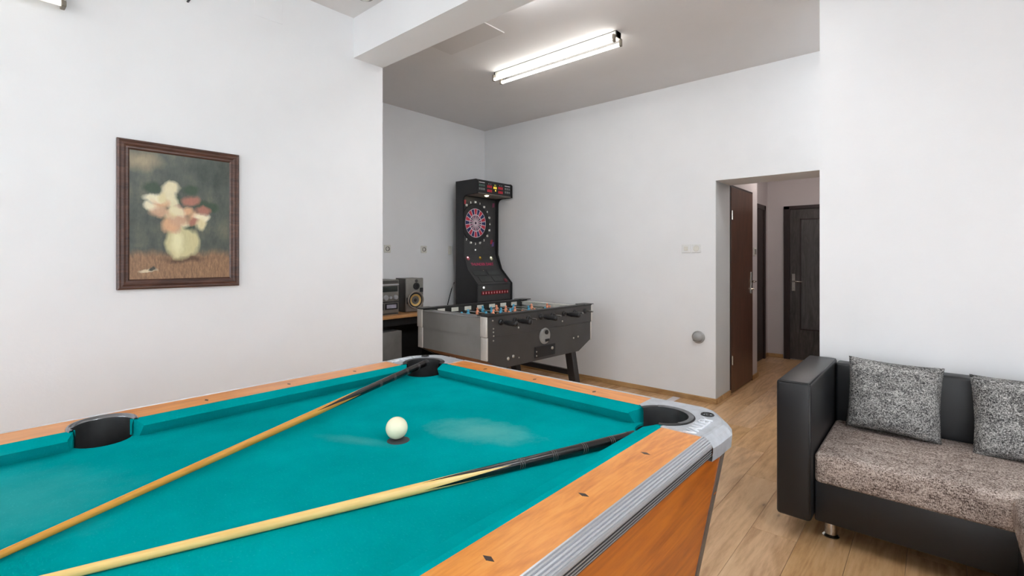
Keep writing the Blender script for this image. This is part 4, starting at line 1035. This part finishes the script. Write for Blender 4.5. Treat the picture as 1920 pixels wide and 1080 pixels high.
# ------------------------------------------------------------------ desk, stereo, loudspeaker
MDESK = wood('desk_pine', (176, 122, 74), (204, 152, 100), (222, 176, 124), 'y', 1.5, .4)
dk = thing('desk', 'shallow desk with orange wood top and black underside in the alcove', 'desk', (-4.33, 2.85, 0))
obj('desk_top', B(XA+.005, -4.15, 2.15, 3.60, .735, .768, bev=.002), MDESK, dk)
obj('side_panel', B(XA+.01, -4.17, 2.16, 2.18, 0, .735), MBLKW, dk); obj('side_panel', B(XA+.01, -4.17, 3.56, 3.58, 0, .735), MBLKW, dk)
obj('back_panel', B(XA+.008, XA+.03, 2.18, 3.56, .0, .735), MBLKW, dk)
obj('modesty_shelf', B(XA+.03, -4.20, 2.18, 3.56, .655, .735), MBLKW, dk)
o = obj('storage_box', B(-4.46, -4.19, 2.32, 3.06, .0, .60, bev=.004), plain('grey_box_panel', (128, 127, 125), .5, var=.04)); tag(o, 'plain grey box under the alcove desk', 'box'); recenter(o, (-4.33, 2.7, 0))
MSIL = plain('stereo_silver', (132, 128, 122), .35, .35, var=.05); MSILD = plain('stereo_dark', (70, 68, 64), .4, var=.06)
st = thing('stereo', 'grey mini stereo with cassette decks at the wall edge on the desk', 'stereo', (-4.32, 2.88, .768))
sx1 = -4.245
obj('body', B(-4.49, sx1-.012, 2.70, 3.06, .772, 1.130, bev=.01), MSILD, st, smooth=True, autosmooth=40)
fp = obj('front_panel', B(sx1-.014, sx1, 2.695, 3.062, .785, 1.128, bev=.006), MSIL, st, smooth=True, autosmooth=40)
obj('top_tray', B(sx1-.004, sx1+.006, 2.71, 3.05, 1.092, 1.122, bev=.003), MSILD, fp)
obj('chrome_strip', B(sx1-.004, sx1+.010, 2.70, 3.058, 1.070, 1.084, bev=.003), MALU, fp)
obj('display', B(sx1-.004, sx1+.004, 2.72, 3.045, 1.005, 1.062, bev=.002), plain('display_glass', (40, 46, 42), .12), fp)
for yy, rr in ((3.02, .026), (2.955, .016), (2.90, .030), (2.80, .03)):
    bm = NB(); lathe(bm, [(rr, 0), (rr*.95, .014), (rr*.8, .018), (0, .017)], 20, M4((sx1-.001, yy, .945), ry=PI/2)); obj('knob', bm, MALU, fp, smooth=True, autosmooth=40)
obj('dark_strip', B(sx1-.004, sx1+.004, 2.70, 3.055, .895, .905), MBLK, fp)
for y0 in (2.72, 2.89):
    d_ = obj('cassette_door', B(sx1-.003, sx1+.006, y0, y0+.155, .822, .885, bev=.003), MBLK, fp); obj('cassette_window', B(sx1+.004, sx1+.008, y0+.02, y0+.135, .835, .872), plain('cassette_label', (176, 174, 190), .3), d_)
obj('foot_plinth', B(-4.48, sx1-.004, 2.70, 3.055, .768, .786), MSILD, st)
# speaker
spx, spy, srz = -4.385, 3.30, math.radians(-8)
sp_ = thing('loudspeaker', 'silver-grey loudspeaker with a golden cone on the desk', 'speaker', (spx, spy, .768), srz)
def sput(nm, bm, m, parent=None, **k): return obj(nm, bm, m, parent or sp_, local=True, **k)
sput('cabinet', B(-.115, .10, -.105, .105, 0, .365, bev=.006), MSILD)
bf = sput('front_baffle', B(.10, .122, -.108, .108, .004, .368, bev=.010, seg=3), MSIL, smooth=True, autosmooth=40)
bm = NB(); lathe(bm, [(.098, 0), (.096, .018), (.086, .020), (.080, .008)], 36, M4((.118, .008, .130), ry=PI/2)); sput('woofer_ring', bm, plain('woofer_ring_grey', (150, 140, 130), .35, .4), bf, smooth=True)
bm = NB(); lathe(bm, [(.081, .009), (.072, .012), (.064, .006)], 36, M4((.118, .008, .130), ry=PI/2)); sput('woofer_surround', bm, MRUB, bf, smooth=True)
bm = NB(); lathe(bm, [(.066, .007), (.020, -.008)], 36, M4((.122, .008, .130), ry=PI/2)); sput('woofer_cone', bm, plain('golden_cone', (224, 184, 112), .4, .2), bf, smooth=True, label='golden woofer cone')
bm = NB(); lathe(bm, [(.024, -.012), (.018, .002), (0, .008)], 24, M4((.122, .008, .130), ry=PI/2)); sput('dust_cap', bm, plain('dark_dust_cap', (52, 42, 36), .4), bf, smooth=True)
bm = NB(); lathe(bm, [(.040, 0), (.038, .008), (.022, .008), (.016, .002), (0, .004)], 24, M4((.120, .020, .280), ry=PI/2)); sput('tweeter', bm, MBLK, bf, smooth=True, autosmooth=40)
bm = NB(); lathe(bm, [(.018, 0), (.016, .006), (0, .004)], 18, M4((.120, .02, .338), ry=PI/2)); sput('port', bm, MSILD, bf, smooth=True)
sput('side_accent', B(.119, .126, .062, .104, .215, .262, bev=.004), MBLK, bf); sput('side_accent', B(.119, .126, -.100, -.060, .09, .16, bev=.004), MBLK, bf)
